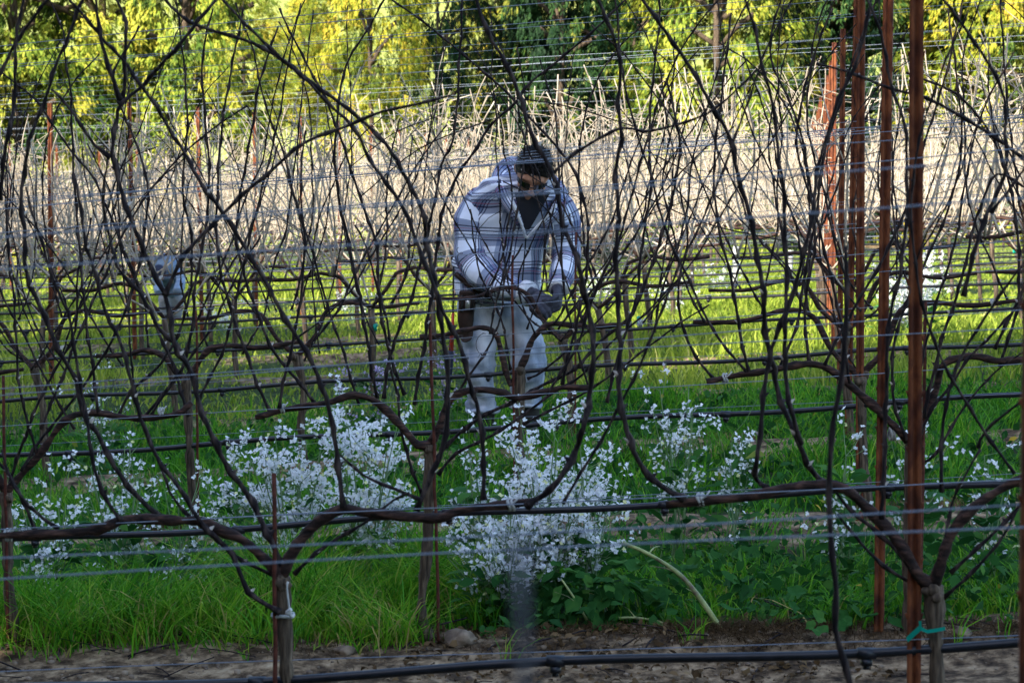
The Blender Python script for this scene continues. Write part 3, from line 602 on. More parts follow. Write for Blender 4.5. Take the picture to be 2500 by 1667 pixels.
for n in range(0, NR + 1):
    q = rowq(n); hw = .218 * q + .9; x0 = {0: .905, 1: 1.2}.get(n, POSTX(n) + .04)
    for k in range(-9, 9):
        x = x0 + 1.335 * k + (rng.normal(0, .04) if n > 2 else 0)
        if abs(x) > hw or any(a == n and abs(b - x) < .5 for a, b in done): continue
        tier = near_p if n < 3 else mid_p if n < 4 else lit_p if n < 9 else far_p
        pr = tier[random.randrange(len(tier))]; p = rowpt(q, x, 0)
        out = abs(x) > .218 * q + .35
        if n < 5:
            lab = f'bare dark grapevine of the {rowname(n)}, {side(x, q)}'
            c = taken.get(lab, 0); taken[lab] = c + 1
            if c: lab += ', farther from the middle' if c == 1 else ', farthest out'
        elif n < 9:
            lab = f'sunlit tan grapevine tangle in the {rowname(n)}, {side(x, q)}'; c = taken.get(lab, 0); taken[lab] = c + 1
            if c: lab += ', next one outward'
        else: lab = 'distant sunlit bare grapevine in the pale tangle of canes below the trees'
        root = empty('grapevine', p, lab, 'grapevine', VG if n < 5 else 'sunlit tan grapevines of the ' + rowname(n) if n < 9 else 'distant sunlit grapevines')
        mt = Matrix.Rotation(-RA, 4, 'Z') @ Matrix.Rotation(-float(slope(q)), 4, 'Y') @ Matrix.Rotation(math.pi * random.randint(0, 1), 4, 'Z')
        root.rotation_euler = mt.to_euler(); s = random.uniform(.96, 1.06); root.scale = (1, 1, s)
        for nm, me, kd in pr:
            o = link(nm, me, root)
            if kd: o['kind'] = kd
# ties on cordons, white tape; the string on the foreground vine; green tapes
def tie(n, u, v, label, r=.0125, m=M_white, wdt=.012):
    q = rowq(n); c = unrow(u, v, q); b = MB(); t = np.linspace(0, 2 * np.pi, 14)
    for dx in (-wdt / 3, wdt / 3): b.tube(np.stack([c[0] + dx + .003 * np.sin(t * 2), c[1] + r * np.cos(t), c[2] + r * np.sin(t)], 1), wdt / 3.2, 6, cap=False)
    b.tube([c + (0, -r, 0), c + (.012, -r - .006, .012), c + (.02, -r - .004, .022)], .0022, 5)
    o = b.build('vine_tie', m, org=c); o.location = c; tag(o, label, 'tie', 'white tapes tying the cordons to the wires'); return o
tie(0, 1247 * .9409, 1158, 'white tape round the cordon end right of the white flower bush'); tie(0, 1608, 1147, 'white tape round the cordon of the foreground vine, right of centre')
tie(0, 20, 1228, 'white tape knotted on the cordon at the left edge'); tie(1, 370, 946, 'white tape on the second row cordon at the left, under the crossing canes')
tie(1, 1665, 868, 'white tape on the second row cordon right of the man'); tie(1, 648, 938, 'white tape knot on the cordon end left of the middle vine')
tie(1, 2048, 992, 'white tape tied round the second widest rusty post', .024)
tie(2, 1470, 742, 'white tape at the cordon end just right of the man'); tie(2, 2278, 695, 'white tape with loose ends on the third row cordon at the right')
q0 = rowq(0); b = MB(); c = unrow(650, 1412, q0); t = np.linspace(0, 6.28, 16)
b.tube(np.stack([c[0] + .024 * np.cos(t), c[1] + .024 * np.sin(t), c[2] + .002 * np.sin(3 * t)], 1), .004, 6, cap=False)
b.tube(catmull([unrow(650, 1412, q0) + (0.02, -.03, 0), unrow(668, 1395, q0) + (0, -.03, 0), unrow(662, 1345, q0) + (0, -.03, 0), unrow(664, 1330, q0) + (0, -.03, 0)], .01), .0022, 6)
b.ell(unrow(666, 1400, q0) + (0, -.03, 0), (.008, .006, .007), None, 5); b.tube([unrow(666, 1400, q0) + (0, -.03, 0), unrow(674, 1412, q0) + (0, -.03, 0)], .004, 5); b.tube([unrow(662, 1400, q0) + (0, -.03, 0), unrow(672, 1392, q0) + (0, -.034, 0)], .005, 5)
o = b.build('string_tie', M_white, org=c); o.location = c; tag(o, 'white string looped round the foreground vine trunk with a dangling knot', 'tie')
b = MB(); c = unrow(2125, 1442, q0)
V = [];
for i_, (u, v) in enumerate([(2108, 1436), (2125, 1443), (2145, 1440), (2165, 1436)]): V += [unrow(u, v - 4, q0) + (0, -.03, 0), unrow(u, v + 4, q0) + (0, -.03, 0)]
for i_, (u, v) in enumerate([(2110, 1433), (2095, 1446), (2078, 1462)]): V += [unrow(u - 3, v - 6, q0) + (0, -.034, 0), unrow(u + 3, v + 6, q0) + (0, -.028, 0)]
V += [unrow(2104, 1418, q0) + (0, -.034, 0), unrow(2110, 1418, q0) + (0, -.034, 0), unrow(2106, 1438, q0) + (0, -.03, 0), unrow(2112, 1438, q0) + (0, -.03, 0)]
V = np.array(V); V2 = V + np.array([0, .0025, 0]); F_ = [[0, 1, 3, 2], [2, 3, 5, 4], [4, 5, 7, 6], [8, 9, 11, 10], [10, 11, 13, 12], [14, 15, 17, 16]]
b.add(np.vstack([V, V2]), F_ + [[x + 18 for x in f[::-1]] for f in F_]); o = b.build('green_tape', M_teal, org=c, smooth=False); o.location = c; tag(o, 'green plastic tape tied round the widest rusty post and its vine', 'tape')
for (n, u, v, lab) in [(4, 862, 752, 'small green tape on a far trunk left of the man'), (4, 1467, 735, 'small green tape among the canes right of the man'), (3, 400, 790, 'small green tape on a trunk among the crossing canes at the left'), (7, 2330, 575, 'tiny green tape in the sunlit rows at the right')]:
    o = tie(n, u, v, lab, .02, M_teal, .014); o['group'] = 'small green tapes on far trunks'

# rusty stakes beside the trunks
def stake(n, x, top, lean=0):
    q = rowq(n); p = rowpt(q, x, -.1, -.02); tp = rowpt(q, x + lean, top, -.02)
    m_ = 14; t = np.linspace(0, 1, m_)[:, None]; return MB().tube(p + (tp - p) * t + .0015 * rng.standard_normal((m_, 3)), .0052, 7, jit=.05).mesh('stake', M_rod, org=p), p
for n, x, top, lean, lab in [(0, -.53, .90, -.0, 'short rusty rod sticking up beside the foreground vine fork'), (1, -.225, 1.06, -.03, 'rusty rod leaning along the middle trunk of the second row'), (2, .015, 1.12, -.015, 'rusty rod standing before the trousers of the stooping man'),
                       (1, -1.63, .97, 0, 'rusty stake top at the left edge beside the second row trunk'), (1, 1.24, 1.0, 0, 'rusty rod beside the second row trunk near the posts'), (2, -1.29, 1.0, 0, 'rusty rod beside the third row trunk left of the man'), (3, .31, 1.1, 0, 'rusty rod in the fourth row right of the man')]:
    me, p = stake(n, x, top, lean); o = link('vine_stake', me); o.location = p; tag(o, lab, 'stake', 'rusty rods supporting the vine trunks')

# blurred things close to the lens: a long cane of the nearest row and a bleached cane end
M_glovecol = noisy('weathered_cane', [(.3, (.05, .05, .06)), (.7, (.11, .11, .125))], 10, .8, .2)
def loose(pts, q, r, name, label, m, k=8):
    p = catmull([unrow(a, c, q) for a, c in pts], .03); n_ = len(p); i = np.arange(n_)
    o = MB().tube(p, r * (1 - .3 * i / n_) * np.where(i % 3 == 0, 1.35, 1), k).build(name, m, org=p[0]); o.location = p[0]; tag(o, label, 'cane')
loose([(1975, 1760), (1952, 1568), (1942, 1528), (1918, 1442), (1921, 1357), (1911, 1271), (1904, 1135), (1908, 1040), (1915, 962), (1932, 876), (1942, 756), (1945, 688), (1942, 565)], 3.9, .0052, 'cane', 'dark blurred cane rising alone before the posts, out of focus', M_cane_shade)
loose([(1213, 1790), (1205, 1568), (1196, 1400), (1188, 1235)], .62, .0019, 'cane_tip', 'very blurred grey cane tip hanging before the lens at the lower middle', M_glovecol)

# ---------------------------------------------------------------- flowering wild radish
def radish(x, qq, hmin, hmax, wx, wy, nst, nfl, label, colour=None, leaves=60, lean=0, grp='wild radish plants in flower'):
    hmax *= 1.2; y = qq - TH * x; z0 = float(ground(x, y)); org = np.array([x, y, z0]); root = empty('wild_radish', org, label, 'flowering weed', grp)
    st = MB(); C = []; tips = []
    for s in range(nst):
        a = rng.uniform(0, 6.28); rr = math.sqrt(rng.random()); tx, ty = wx * rr * math.cos(a) + lean, wy * rr * math.sin(a); th_ = rng.uniform(hmin + .3 * (hmax - hmin), hmax) * (1 - .25 * rr)
        p = catmull([(rng.normal(0, .03), rng.normal(0, .03), -.02), (tx * .45, ty * .45, th_ * .5), (tx, ty, th_)], .05); st.tube(p, np.linspace(.004, .0018, len(p)), 5, cap=False)
        nb = rng.integers(4, 8)
        for _ in range(nb):
            j_ = rng.integers(len(p) // 3, len(p)); s0 = p[j_]; d = rng.normal(0, 1, 3); d[2] = abs(d[2]) * .9 + .2; d /= np.linalg.norm(d); l = rng.uniform(.05, .15)
            e = s0 + d * l + np.array([0, 0, l * .25]); st.tube(catmull([s0, s0 + d * l * .5, e], .05), .0015, 3, cap=False); tips.append((s0, e))
    me = st.mesh('stem', M_stem); at_ = me.attributes.new('tint', 'FLOAT', 'POINT'); at_.data.foreach_set('value', rng.uniform(.2, .9, len(me.vertices)).astype(np.float32)); link('stem', me, root)['kind'] = 'stuff'
    V_, Q_, T_, t_ = [], [], [], []; off = 0; nfl = int(nfl * 2.9); per = max(1, int(nfl / len(tips)) + 1); cc = []
    for s0, e in tips:
        for _ in range(per): cc.append(s0 + (e - s0) * rng.uniform(.55, 1.05) + rng.normal(0, .012, 3))
    cc = np.array(cc)[:nfl]; m_ = len(cc); nrm = unit(m_, .7); nrm[:, 1] -= .35; nrm /= np.linalg.norm(nrm, axis=1)[:, None]
    a1 = np.cross(nrm, unit(m_)); a1 /= np.linalg.norm(a1, axis=1)[:, None]; a2 = np.cross(nrm, a1); tt = rng.beta(2, 2, m_) * .9; tt[rng.random(m_) < .05] = 1
    Cs, Ds, Ns, Ls, Ts = [], [], [], [], []
    for k in range(4):
        an = k * math.pi / 2 + rng.normal(0, .18, m_) + (k % 2) * .25; d = a1 * np.cos(an)[:, None] + a2 * np.sin(an)[:, None] + nrm * .25
        Cs.append(cc); Ds.append(d); Ns.append(nrm); Ls.append(rng.uniform(.0065, .0115, m_)); Ts.append(tt)
    V, Q, T, t = cards(np.vstack(Cs), np.vstack(Ds), np.vstack(Ns), np.concatenate(Ls), np.concatenate(Ls) * .8, np.concatenate(Ts), .08)
    link('flower', nmesh('flower', V, [Q, T], colour or M_petal, attr=t), root)['kind'] = 'stuff'
    n_ = leaves; 
    if n_:
        a = rng.uniform(0, 6.28, n_); rr = rng.uniform(.0, 1, n_); c = np.stack([rr * wx * .8 * np.cos(a) + lean * .3, rr * wy * .8 * np.sin(a), rng.uniform(.01, hmin + .06, n_)], 1)
        D = np.stack([np.cos(a), np.sin(a), rng.uniform(-.3, .7, n_)], 1); ln = rng.uniform(.04, .11, n_)
        V, Q, T, t = cards(c, D, unit(n_, 2), ln, ln * .42, rng.beta(2, 2.5, n_)); link('leaf', nmesh('leaf', V, [Q, T], M_weed, attr=t), root)['kind'] = 'stuff'
q1 = rowq(1)
radish(-.80, q1 + 1.05, .26, .60, .20, .16, 18, 560, 'dense white wild radish bush, left part of the flower bank left of the middle trunk', lean=.02)
radish(-.52, q1 + .95, .30, .68, .19, .16, 18, 620, 'tallest white wild radish bush, between the crossing canes and the middle trunk')
radish(-.98, q1 + 1.2, .3, .5, .16, .14, 8, 170, 'thin white wild radish at the left end of the flower bank')
radish(.10, q1 + .55, .22, .60, .17, .15, 22, 700, 'large white wild radish bush right of the middle trunk, above the drip hose', leaves=120)
radish(-.02, q1 + .40, .12, .34, .20, .14, 18, 380, 'lower white flower mass below the hose, right of the middle trunk', leaves=140)
radish(.26, q1 + .62, .2, .52, .13, .12, 12, 240, 'white flowers at the right side of the large radish bush', leaves=80)
radish(-.12, q1 + .75, .35, .55, .10, .1, 7, 100, 'pale flowers just behind the middle trunk')
radish(.62, q1 + 1.4, .42, .74, .13, .12, 9, 120, 'tall open white wild radish right of the trousers, left of the hanging cane')
radish(.80, q1 + 1.3, .4, .62, .08, .1, 5, 60, 'small white radish sprays in front of the bare soil at the right')
radish(1.12, q1 + .8, .36, .58, .06, .08, 4, 42, 'white radish spray near the cordon, left of the blurred cane')
radish(1.36, q1 + .8, .36, .56, .07, .08, 4, 45, 'white radish spray between the blurred cane and the posts')
radish(1.60, q1 + .8, .30, .50, .1, .1, 4, 40, 'sparse white flowers at the right of the widest post')
radish(-1.42, q1 + .9, .26, .56, .18, .14, 10, 130, 'scattered white wild radish above the long grass at the left')
radish(-1.62, q1 + .6, .22, .5, .12, .12, 9, 120, 'white and yellowish flowers at the left edge below the second row vine')
radish(-1.15, q1 + .65, .26, .48, .15, .12, 8, 80, 'sparse white flowers left of the flower bank, behind the hose')
radish(-.72, rowq(3) + .7, .3, .52, .13, .12, 6, 70, 'lilac wild radish flowers behind the third row, left of the man', M_purple)
radish(-.30, rowq(3) + .9, .3, .5, .14, .12, 6, 50, 'lilac flowers close to the left of the red-handled saw', M_purple)
radish(-2.2, rowq(3) + .6, .2, .45, .2, .15, 7, 70, 'small white flowers far left behind the drip hoses')
radish(2.75, rowq(5) + .9, .25, .55, .35, .3, 16, 420, 'sunlit white flowers in the lane at the right edge')
radish(3.1, rowq(6) + .9, .25, .55, .4, .3, 14, 380, 'sunlit far white flower patch at the right edge, behind the nearer patch')
for i_, (x, n) in enumerate([(-1.6, 8), (-.3, 9), (.8, 8), (1.4, 7), (2.2, 9), (-2.6, 7)]):
    radish(x, rowq(n) + .9, .15, .4, .3, .3, 8, 130, 'pale flowers dotted in the sunlit far lanes', grp='pale flowers in the far lanes', leaves=0)

# broad-leaved clump and thick fallen stalks right of the flowers
def broadleaf(x, qq, n, s, hmax, label, wx=.2):
    y = qq - TH * x; org = np.array([x, y, float(ground(x, y))]); root = empty('broadleaf_weed', org, label, 'weed', 'broad-leaved weeds')
    gm = []
    for v_ in range(4):     # four lobed, wavy leaf meshes
        V = [(0, 0, 0)]; m_ = 15
        for ring, rr in ((1, .55), (2, 1)):
            for k in range(m_):
                a = 2 * math.pi * k / m_; r = rr * (1 + (.13 * math.sin(a * 5 + v_) if ring == 2 else 0)); V.append((r * math.cos(a) * .75, r * math.sin(a) + .9, .12 * math.sin(a * 3 + v_) * rr + .22 * rr * rr * rng.uniform(.5, 1)))
        V[0] = (0, .9, -.08); T = [[0, 1 + k, 1 + (k + 1) % m_] for k in range(m_)]; Q = [[1 + k, 1 + m_ + k, 1 + m_ + (k + 1) % m_, 1 + (k + 1) % m_] for k in range(m_)]
        V += [(-.05, -.3, -.2), (.05, -.3, -.2), (.04, .6, -.06), (-.04, .6, -.06)]; Q.append([len(V) - 4, len(V) - 3, len(V) - 2, len(V) - 1])
        gm.append(nmesh('leaf', np.array(V), [np.array(Q), np.array(T)], M_weed, attr=np.clip(rng.normal(.3 + .12 * v_, .05, len(V)), 0, .95), smooth=True))
    for k in range(n):
        a = rng.uniform(0, 6.28); r = math.sqrt(rng.random()); o = link('leaf', gm[k % 4], root); o.location = (r * wx * math.cos(a), r * wx * .6 * math.sin(a), rng.uniform(.02, hmax) * (1 - .4 * r)); sc = s * rng.uniform(.6, 1.2)
        o.scale = (sc, sc, sc); o.rotation_euler = (rng.uniform(-1.1, .3), rng.normal(0, .3), a - math.pi / 2 + rng.normal(0, .6))
broadleaf(.22, q1 + .28, 70, .036, .26, 'dark green broad-leaved weed clump below the flowers, right of the blurred cane tip')
broadleaf(.42, q1 + .34, 60, .034, .30, 'dark leafy weed clump between the flowers and the thick pale stalk')
broadleaf(.66, q1 + .5, 40, .034, .22, 'leafy weeds behind the thick pale stalk', .22)
broadleaf(1.05, q1 + .4, 28, .038, .10, 'low broad leaves on the ground before the posts', .3)
broadleaf(.80, q1 + 1.15, 16, .05, .16, 'bright upright leaves growing at the edge of the bare soil, right of centre', .12)
broadleaf(-.75, q1 + .45, 26, .04, .22, 'round leaves yellowing between the grass tufts left of the middle trunk', .2)
broadleaf(1.5, q1 + .12, 26, .03, .09, 'small leaves between the widest post and the right edge', .3)
broadleaf(.95, q1 + .1, 34, .028, .10, 'small leaves at the edge of the bare strip before the posts', .32)
broadleaf(1.9, q1 + 1.1, 18, .05, .1, 'broad leaves at the foot of the right-hand vines', .25)
M_stalk = noisy('pale_stalk', [(.36, (.12, .07, .07)), (.45, (.20, .24, .09)), (.58, (.32, .36, .14)), (.75, (.42, .40, .22))], 16, .5, .1)
def stalk(pts, q, r, label):
    p = catmull([unrow(*a, q) for a in pts], .03); n_ = len(p); b = MB(); b.tube(p, np.linspace(r * .55, r, n_) * (1 + .07 * np.sin(np.arange(n_) * 1.3)), 9)
    for k in range(3, n_ - 2, 4):
        d = rng.normal(0, 1, 3); d[2] = abs(d[2]); d *= .05 / np.linalg.norm(d); b.tube(catmull([p[k], p[k] + d, p[k] + d * 2.2 + (0, 0, -.02)], .03), np.linspace(r * .3, .001, len(catmull([p[k], p[k] + d, p[k] + d * 2.2 + (0, 0, -.02)], .03))), 5)
    o = b.build('fallen_stalk', M_stalk, org=p[0]); o.location = p[0]; tag(o, label, 'plant stalk', 'thick pale stalks of fallen weeds')
stalk([(1430, 1245), (1490, 1272), (1550, 1310), (1590, 1350), (1640, 1420), (1668, 1462)], q1 + .03, .0095, 'thick pale green stalk lying slantwise down to the bare soil, right of centre')
stalk([(1400, 1420), (1460, 1418), (1520, 1430), (1580, 1465), (1612, 1482)], q1 + .18, .006, 'thinner pale stalk lying below the thick one')
stalk([(1290, 1330), (1330, 1390), (1352, 1432)], q1 + .2, .005, 'short pale upright stem in the dark leaf clump')

# ---------------------------------------------------------------- people
M_skin = noisy('skin', [(.3, (.33, .15, .09)), (.7, (.50, .26, .17))], 30, .5, .1)
M_hair = noisy('hair', [(.3, (.004, .0035, .004)), (.7, (.016, .013, .012))], 60, .6, .8, (1, 1, .3), bdist=.004)
M_shirt = mat('dark_shirt', (.012, .013, .018), .85)[0]
M_glove = noisy('grey_glove', [(.3, (.03, .03, .042)), (.7, (.075, .075, .10))], 50, .8, .4)
M_lens = mat('dark_lens', (.006, .006, .008), .12, .6)[0]
M_leather = noisy('dark_leather', [(.3, (.012, .008, .008)), (.7, (.05, .028, .022))], 16, .5, .3)
M_boot = noisy('boot', [(.3, (.008, .008, .009)), (.7, (.03, .028, .026))], 14, .55, .3)
M_steel = mat('steel', (.55, .55, .55), .35, .5, .7)[0]
M_red = mat('red_handle', (.55, .045, .02), .45)[0]
M_navy = mat('navy_grip', (.015, .02, .045), .6)[0]
M_trim = noisy('fleece_trim', [(.3, (.5, .5, .53)), (.7, (.72, .72, .75))], 90, .9, .6)
M_denim = noisy('washed_denim', [(.30, (.13, .17, .25)), (.44, (.31, .35, .44)), (.56, (.48, .51, .58)), (.75, (.60, .61, .66))], 7, .9, 1, (1, 1, .5), bdist=.035)
def plaid():
    m, t, b = mat('plaid_flannel', (.6, .62, .7), .9, .1)
    uv = N(t, 'ShaderNodeTexCoord'); sp = N(t, 'ShaderNodeSeparateXYZ'); t.links.new(uv.outputs['UV'], sp.inputs[0])
    def stripe(axis, period, off, width):
        a = N(t, 'ShaderNodeMath', operation='MULTIPLY_ADD'); a.inputs[1].default_value = 1 / period; a.inputs[2].default_value = off; t.links.new(sp.outputs[axis], a.inputs[0])
        f = N(t, 'ShaderNodeMath', operation='FRACT'); t.links.new(a.outputs[0], f.inputs[0])
        l = N(t, 'ShaderNodeMath', operation='LESS_THAN'); l.inputs[1].default_value = width; t.links.new(f.outputs[0], l.inputs[0]); return l.outputs[0]
    def mix(fac, c1, c2, k=1):
        mx = N(t, 'ShaderNodeMixRGB'); g = N(t, 'ShaderNodeMath', operation='MULTIPLY'); g.inputs[1].default_value = k; t.links.new(fac, g.inputs[0]); t.links.new(g.outputs[0], mx.inputs[0])
        if isinstance(c1, tuple): mx.inputs[1].default_value = (*c1, 1)
        else: t.links.new(c1, mx.inputs[1])
        mx.inputs[2].default_value = (*c2, 1); return mx.outputs[0]
    P_ = .175
    c = mix(stripe(0, P_, 0, .38), (.74, .77, .88), (.09, .14, .26), .66); c = mix(stripe(1, P_, .1, .36), c, (.07, .11, .23), .68)
    for o_ in (.55, .64, .74, .90):
        c = mix(stripe(0, P_, o_, .035), c, (.02, .02, .07), .9); c = mix(stripe(1, P_, o_ + .02, .035), c, (.02, .02, .06), .9)
    c = mix(stripe(0, P_, .82, .025), c, (.30, .08, .14), .7); c = mix(stripe(1, P_, .84, .025), c, (.30, .08, .14), .7)
    t.links.new(c, b.inputs['Base Color'])
    nz = N(t, 'ShaderNodeTexNoise'); nz.inputs['Scale'].default_value = 11; nz.inputs['Detail'].default_value = 5; t.links.new(uv.outputs['Object'], nz.inputs[0])
    bp = N(t, 'ShaderNodeBump'); bp.inputs['Strength'].default_value = .7; bp.inputs['Distance'].default_value = .02; t.links.new(nz.outputs[0], bp.inputs['Height']); t.links.new(bp.outputs[0], b.inputs['Normal'])
    return m
M_plaid = plaid()
def fuse(b, name, m, vox, org, smooth=4):
    """union of the collected shapes as one continuous surface"""
    me = b.mesh(name + '_src', m, org=org); o = bpy.data.objects.new(name + '_src', me); COL.objects.link(o)
    r = o.modifiers.new('r', 'REMESH'); r.mode = 'VOXEL'; r.voxel_size = vox; r.use_smooth_shade = True
    s = o.modifiers.new('s', 'SMOOTH'); s.factor = .5; s.iterations = smooth
    bpy.context.view_layer.update(); ev = o.evaluated_get(bpy.context.evaluated_depsgraph_get()); out = bpy.data.meshes.new_from_object(ev); out.name = name
    bpy.data.objects.remove(o); out.materials.clear(); out.materials.append(m); out.polygons.foreach_set('use_smooth', np.ones(len(out.polygons), dtype=bool)); return out
class Px:
    """points of the photo (2500 px wide) at a given distance"""
    def __init__(s, Y): s.Y = Y
    def __call__(s, u, v, dy=0):
        a = (u - 1250) / F; b_ = (833.5 - v) / F; Y = s.Y + dy; t = Y / (math.cos(P) + b_ * math.sin(P)); return np.array([a * t, Y, H + t * (-math.sin(P) + b_ * math.cos(P))])
def loft_px(b, hp, rows, k=36, fold=.009, m=0, uvs=0., ph=0., caps=False):
    """rows: (v, left u, right u, dy, depth radius); horizontal elliptical rings"""
    rows = np.array(rows, float); n0 = len(rows); tt = np.linspace(0, n0 - 1, n0 * 5); rr = np.stack([np.interp(tt, np.arange(n0), rows[:, c]) for c in range(5)], 1)
    rr = np.array([rr[max(0, i - 2):i + 3].mean(0) if 0 < i < len(rr) - 1 else rr[i] for i in range(len(rr))])
    V, U = [], []; th = np.linspace(0, 2 * np.pi, k + 1)
    for i, (v, ul, ur, dy, ry) in enumerate(rr):
        A_, B2 = hp(ul, v, dy), hp(ur, v, dy); c = (A_ + B2) / 2; rx = abs(B2[0] - A_[0]) / 2
        f = fold * (np.sin(3 * th + i * .35 + ph) + .7 * np.sin(5 * th - i * .5 + ph) + .5 * np.sin(2 * th + i * .9)) * (np.sin(i * .45 + ph) * .5 + .8)
        V += [c + np.array([(rx + f[j]) * math.cos(th[j]), (ry + f[j]) * math.sin(th[j]), f[j] * .6]) for j in range(k + 1)]
        U += [[th[j] * (rx + ry) / 2 + uvs, c[2]] for j in range(k + 1)]
    n = len(rr); Q = [[i * (k + 1) + j, i * (k + 1) + j + 1, (i + 1) * (k + 1) + j + 1, (i + 1) * (k + 1) + j] for i in range(n - 1) for j in range(k)]
    T_ = []; nv = len(V)
    if caps:
        V += [np.mean(V[:k], 0), np.mean(V[nv - k - 1:nv - 1], 0)]; U += [[0, 0], [0, 0]]; e_ = (n - 1) * (k + 1)
        V = [np.array(v_) for v_ in V]
        for i in range(n): V[i * (k + 1) + k] = V[i * (k + 1)]
        Q = [[i * (k + 1) + j, i * (k + 1) + (j + 1) % k, (i + 1) * (k + 1) + (j + 1) % k, (i + 1) * (k + 1) + j] for i in range(n - 1) for j in range(k)]
        T_ = [[nv, (j + 1) % k, j] for j in range(k)] + [[nv + 1, e_ + j, e_ + (j + 1) % k] for j in range(k)]
    b.add(np.array(V), Q, T_, m, np.array(U)); return b
def glove(b, wrist, hand, nrm, s=1., curl=.6, thumb=1):
    wrist, hand, nrm = map(np.array, (wrist, hand, nrm)); d = hand - wrist; L = np.linalg.norm(d); d = d / L; sd_ = np.cross(d, nrm); sd_ /= np.linalg.norm(sd_); nrm = np.cross(sd_, d)
    b.tube([wrist - d * .05, wrist, wrist + d * .025 * s], [.036 * s, .033 * s, .034 * s], 12)
    for k in range(4):      # palm from four rays, then the fingers out of it
        o_ = (k - 1.5) * .021 * s; kn = wrist + d * .095 * s + sd_ * o_ * 1.05; b.tube([wrist + sd_ * o_ * .6, (wrist + kn) / 2 + sd_ * o_ * .1, kn], [.020 * s, .019 * s, .0145 * s], 8)
        fl = (.072, .082, .078, .062)[k] * s; p = kn.copy(); pts = [kn - d * .01, kn]; ang = .25
        for seg in (.42, .32, .26):
            ang += curl * (1 + .12 * k); dr = d * math.cos(ang) + nrm * math.sin(ang) + sd_ * o_ * 1.2; p = p + dr * fl * seg; pts.append(p.copy())
        b.tube(pts, [.0125 * s, .0125 * s, .0115 * s, .0105 * s, .009 * s], 8)
    t0 = wrist + d * .03 * s - thumb * sd_ * .026 * s; t1 = t0 + d * .03 * s - thumb * sd_ * .026 * s + nrm * .012 * s; t2 = t1 + d * .03 * s + nrm * .026 * s; t3 = t2 + d * .012 * s + nrm * .022 * s + thumb * sd_ * .01 * s
    b.tube([t0, t1, t2, t3], [.017 * s, .015 * s, .013 * s, .0105 * s], 8)
def build_man():
    Ym = 11.97; hp = Px(Ym); org = np.array([-.03, Ym, float(ground(-.03, Ym))])
    root = empty('person', org, 'stooping man in blue and white plaid jacket, pale jeans and dark sunglasses', 'person')
    hc = hp(1303, 416, -.28); E = Euler((R(47), R(10), R(3))); Rm = np.array(E.to_matrix())
    hl = lambda x, y, z: hc + Rm @ np.array([x, y, z])
    # body: one continuous surface
    b = MB()
    b.ell(hc, (.082, .100, .112), E, 14); b.ell(hl(0, -.025, -.075), (.060, .066, .062), E, 10); b.ell(hl(0, -.068, -.125), (.026, .024, .02), E, 8)
    b.tube([hl(0, -.095, .012), hl(0, -.118, -.02), hl(0, -.128, -.042)], [.011, .013, .017], 8); b.ell(hl(-.016, -.112, -.048), (.010, .010, .008), E, 6); b.ell(hl(.016, -.112, -.048), (.010, .010, .008), E, 6)
    b.ell(hl(0, -.092, -.078), (.028, .012, .007), E, 7); b.ell(hl(0, -.090, -.09), (.024, .012, .007), E, 7)
    b.ell(hl(0, -.085, .026), (.062, .02, .014), E, 8)
    for s in (-1, 1):
        b.ell(hl(s * .087, .012, -.015), (.012, .022, .034), Euler((R(42), R(9), R(3 + s * 18))), 7); b.ell(hl(s * .045, -.072, -.035), (.028, .024, .026), E, 7)
    neck = hp(1300, 470, -.10); b.tube([hl(0, .02, -.06), neck, hp(1285, 530, -.05)], [.062, .062, .09], 12)
    sh_l, sh_r = hp(1178, 490, -.07), hp(1352, 495, -.07); el_l, wr_l = hp(1150, 640, -.12), hp(1292, 712, -.34); el_r, wr_r = hp(1378, 610, -.08), hp(1362, 700, -.32)
    b.tube([hp(1262, 500, -.06), hp(1240, 600, 0), hp(1222, 720, .06)], [.13, .14, .13], 14, sq=.8); b.tube([sh_l, sh_r], .065, 10)
    b.tube([sh_l, el_l, wr_l], [.055, .045, .03], 10); b.tube([sh_r, el_r, wr_r], [.055, .045, .03], 10)
    for pts in ([(1175, 740, .05), (1176, 880, -.02), (1180, 1005, .06), (1180, 1060, .05)], [(1270, 740, .05), (1288, 880, -.03), (1288, 980, .08), (1290, 1055, .08)]):
        b.tube([hp(*p) for p in pts], [.085, .055, .04, .04], 10)
    link('body', fuse(b, 'body', M_skin, .0085, org, 3), root)
    # hair, close cropped at the sides
    b = MB(); n_ = 22; V = []
    for i in range(n_ + 1):
        for j in range(2 * n_):
            a, p_ = math.pi * .62 * i / n_, math.pi * j / n_; front = max(0, -math.sin(p_)) ; a2 = a * (1 - .42 * front); r_ = 1 + .035 * mnoise.noise(Vector((math.cos(p_) * 5, math.sin(p_) * 5, a * 6))) + .05 * (1 - i / n_)
            V.append(hl(.090 * r_ * math.sin(a2) * math.cos(p_), .010 + .106 * r_ * math.sin(a2) * math.sin(p_), .006 + .122 * r_ * math.cos(a2)) - org)
    k = 2 * n_; b.add(V, [[i * k + j, (i + 1) * k + j, (i + 1) * k + (j + 1) % k, i * k + (j + 1) % k] for i in range(n_) for j in range(k)]); b.build('hair', M_hair, root)
    b = MB()
    for _ in range(700):
        a, p_ = math.pi * .5 * rng.random() ** .6, rng.uniform(0, 6.28); front = max(0, -math.sin(p_)); a *= (1 - .42 * front); s0 = np.array([.092 * math.sin(a) * math.cos(p_), .010 + .109 * math.sin(a) * math.sin(p_), .008 + .125 * math.cos(a)])
        e = s0 * 1.12 + rng.normal(0, .008, 3) + np.array([0, -.012, 0]); b.tube([hc + Rm @ s0 - org, hc + Rm @ e - org], [.0016, .0005], 3, cap=False)
    o = b.build('hair_tufts', M_hair, root); o['kind'] = 'stuff'
    # wraparound sunglasses
    sg = MB()
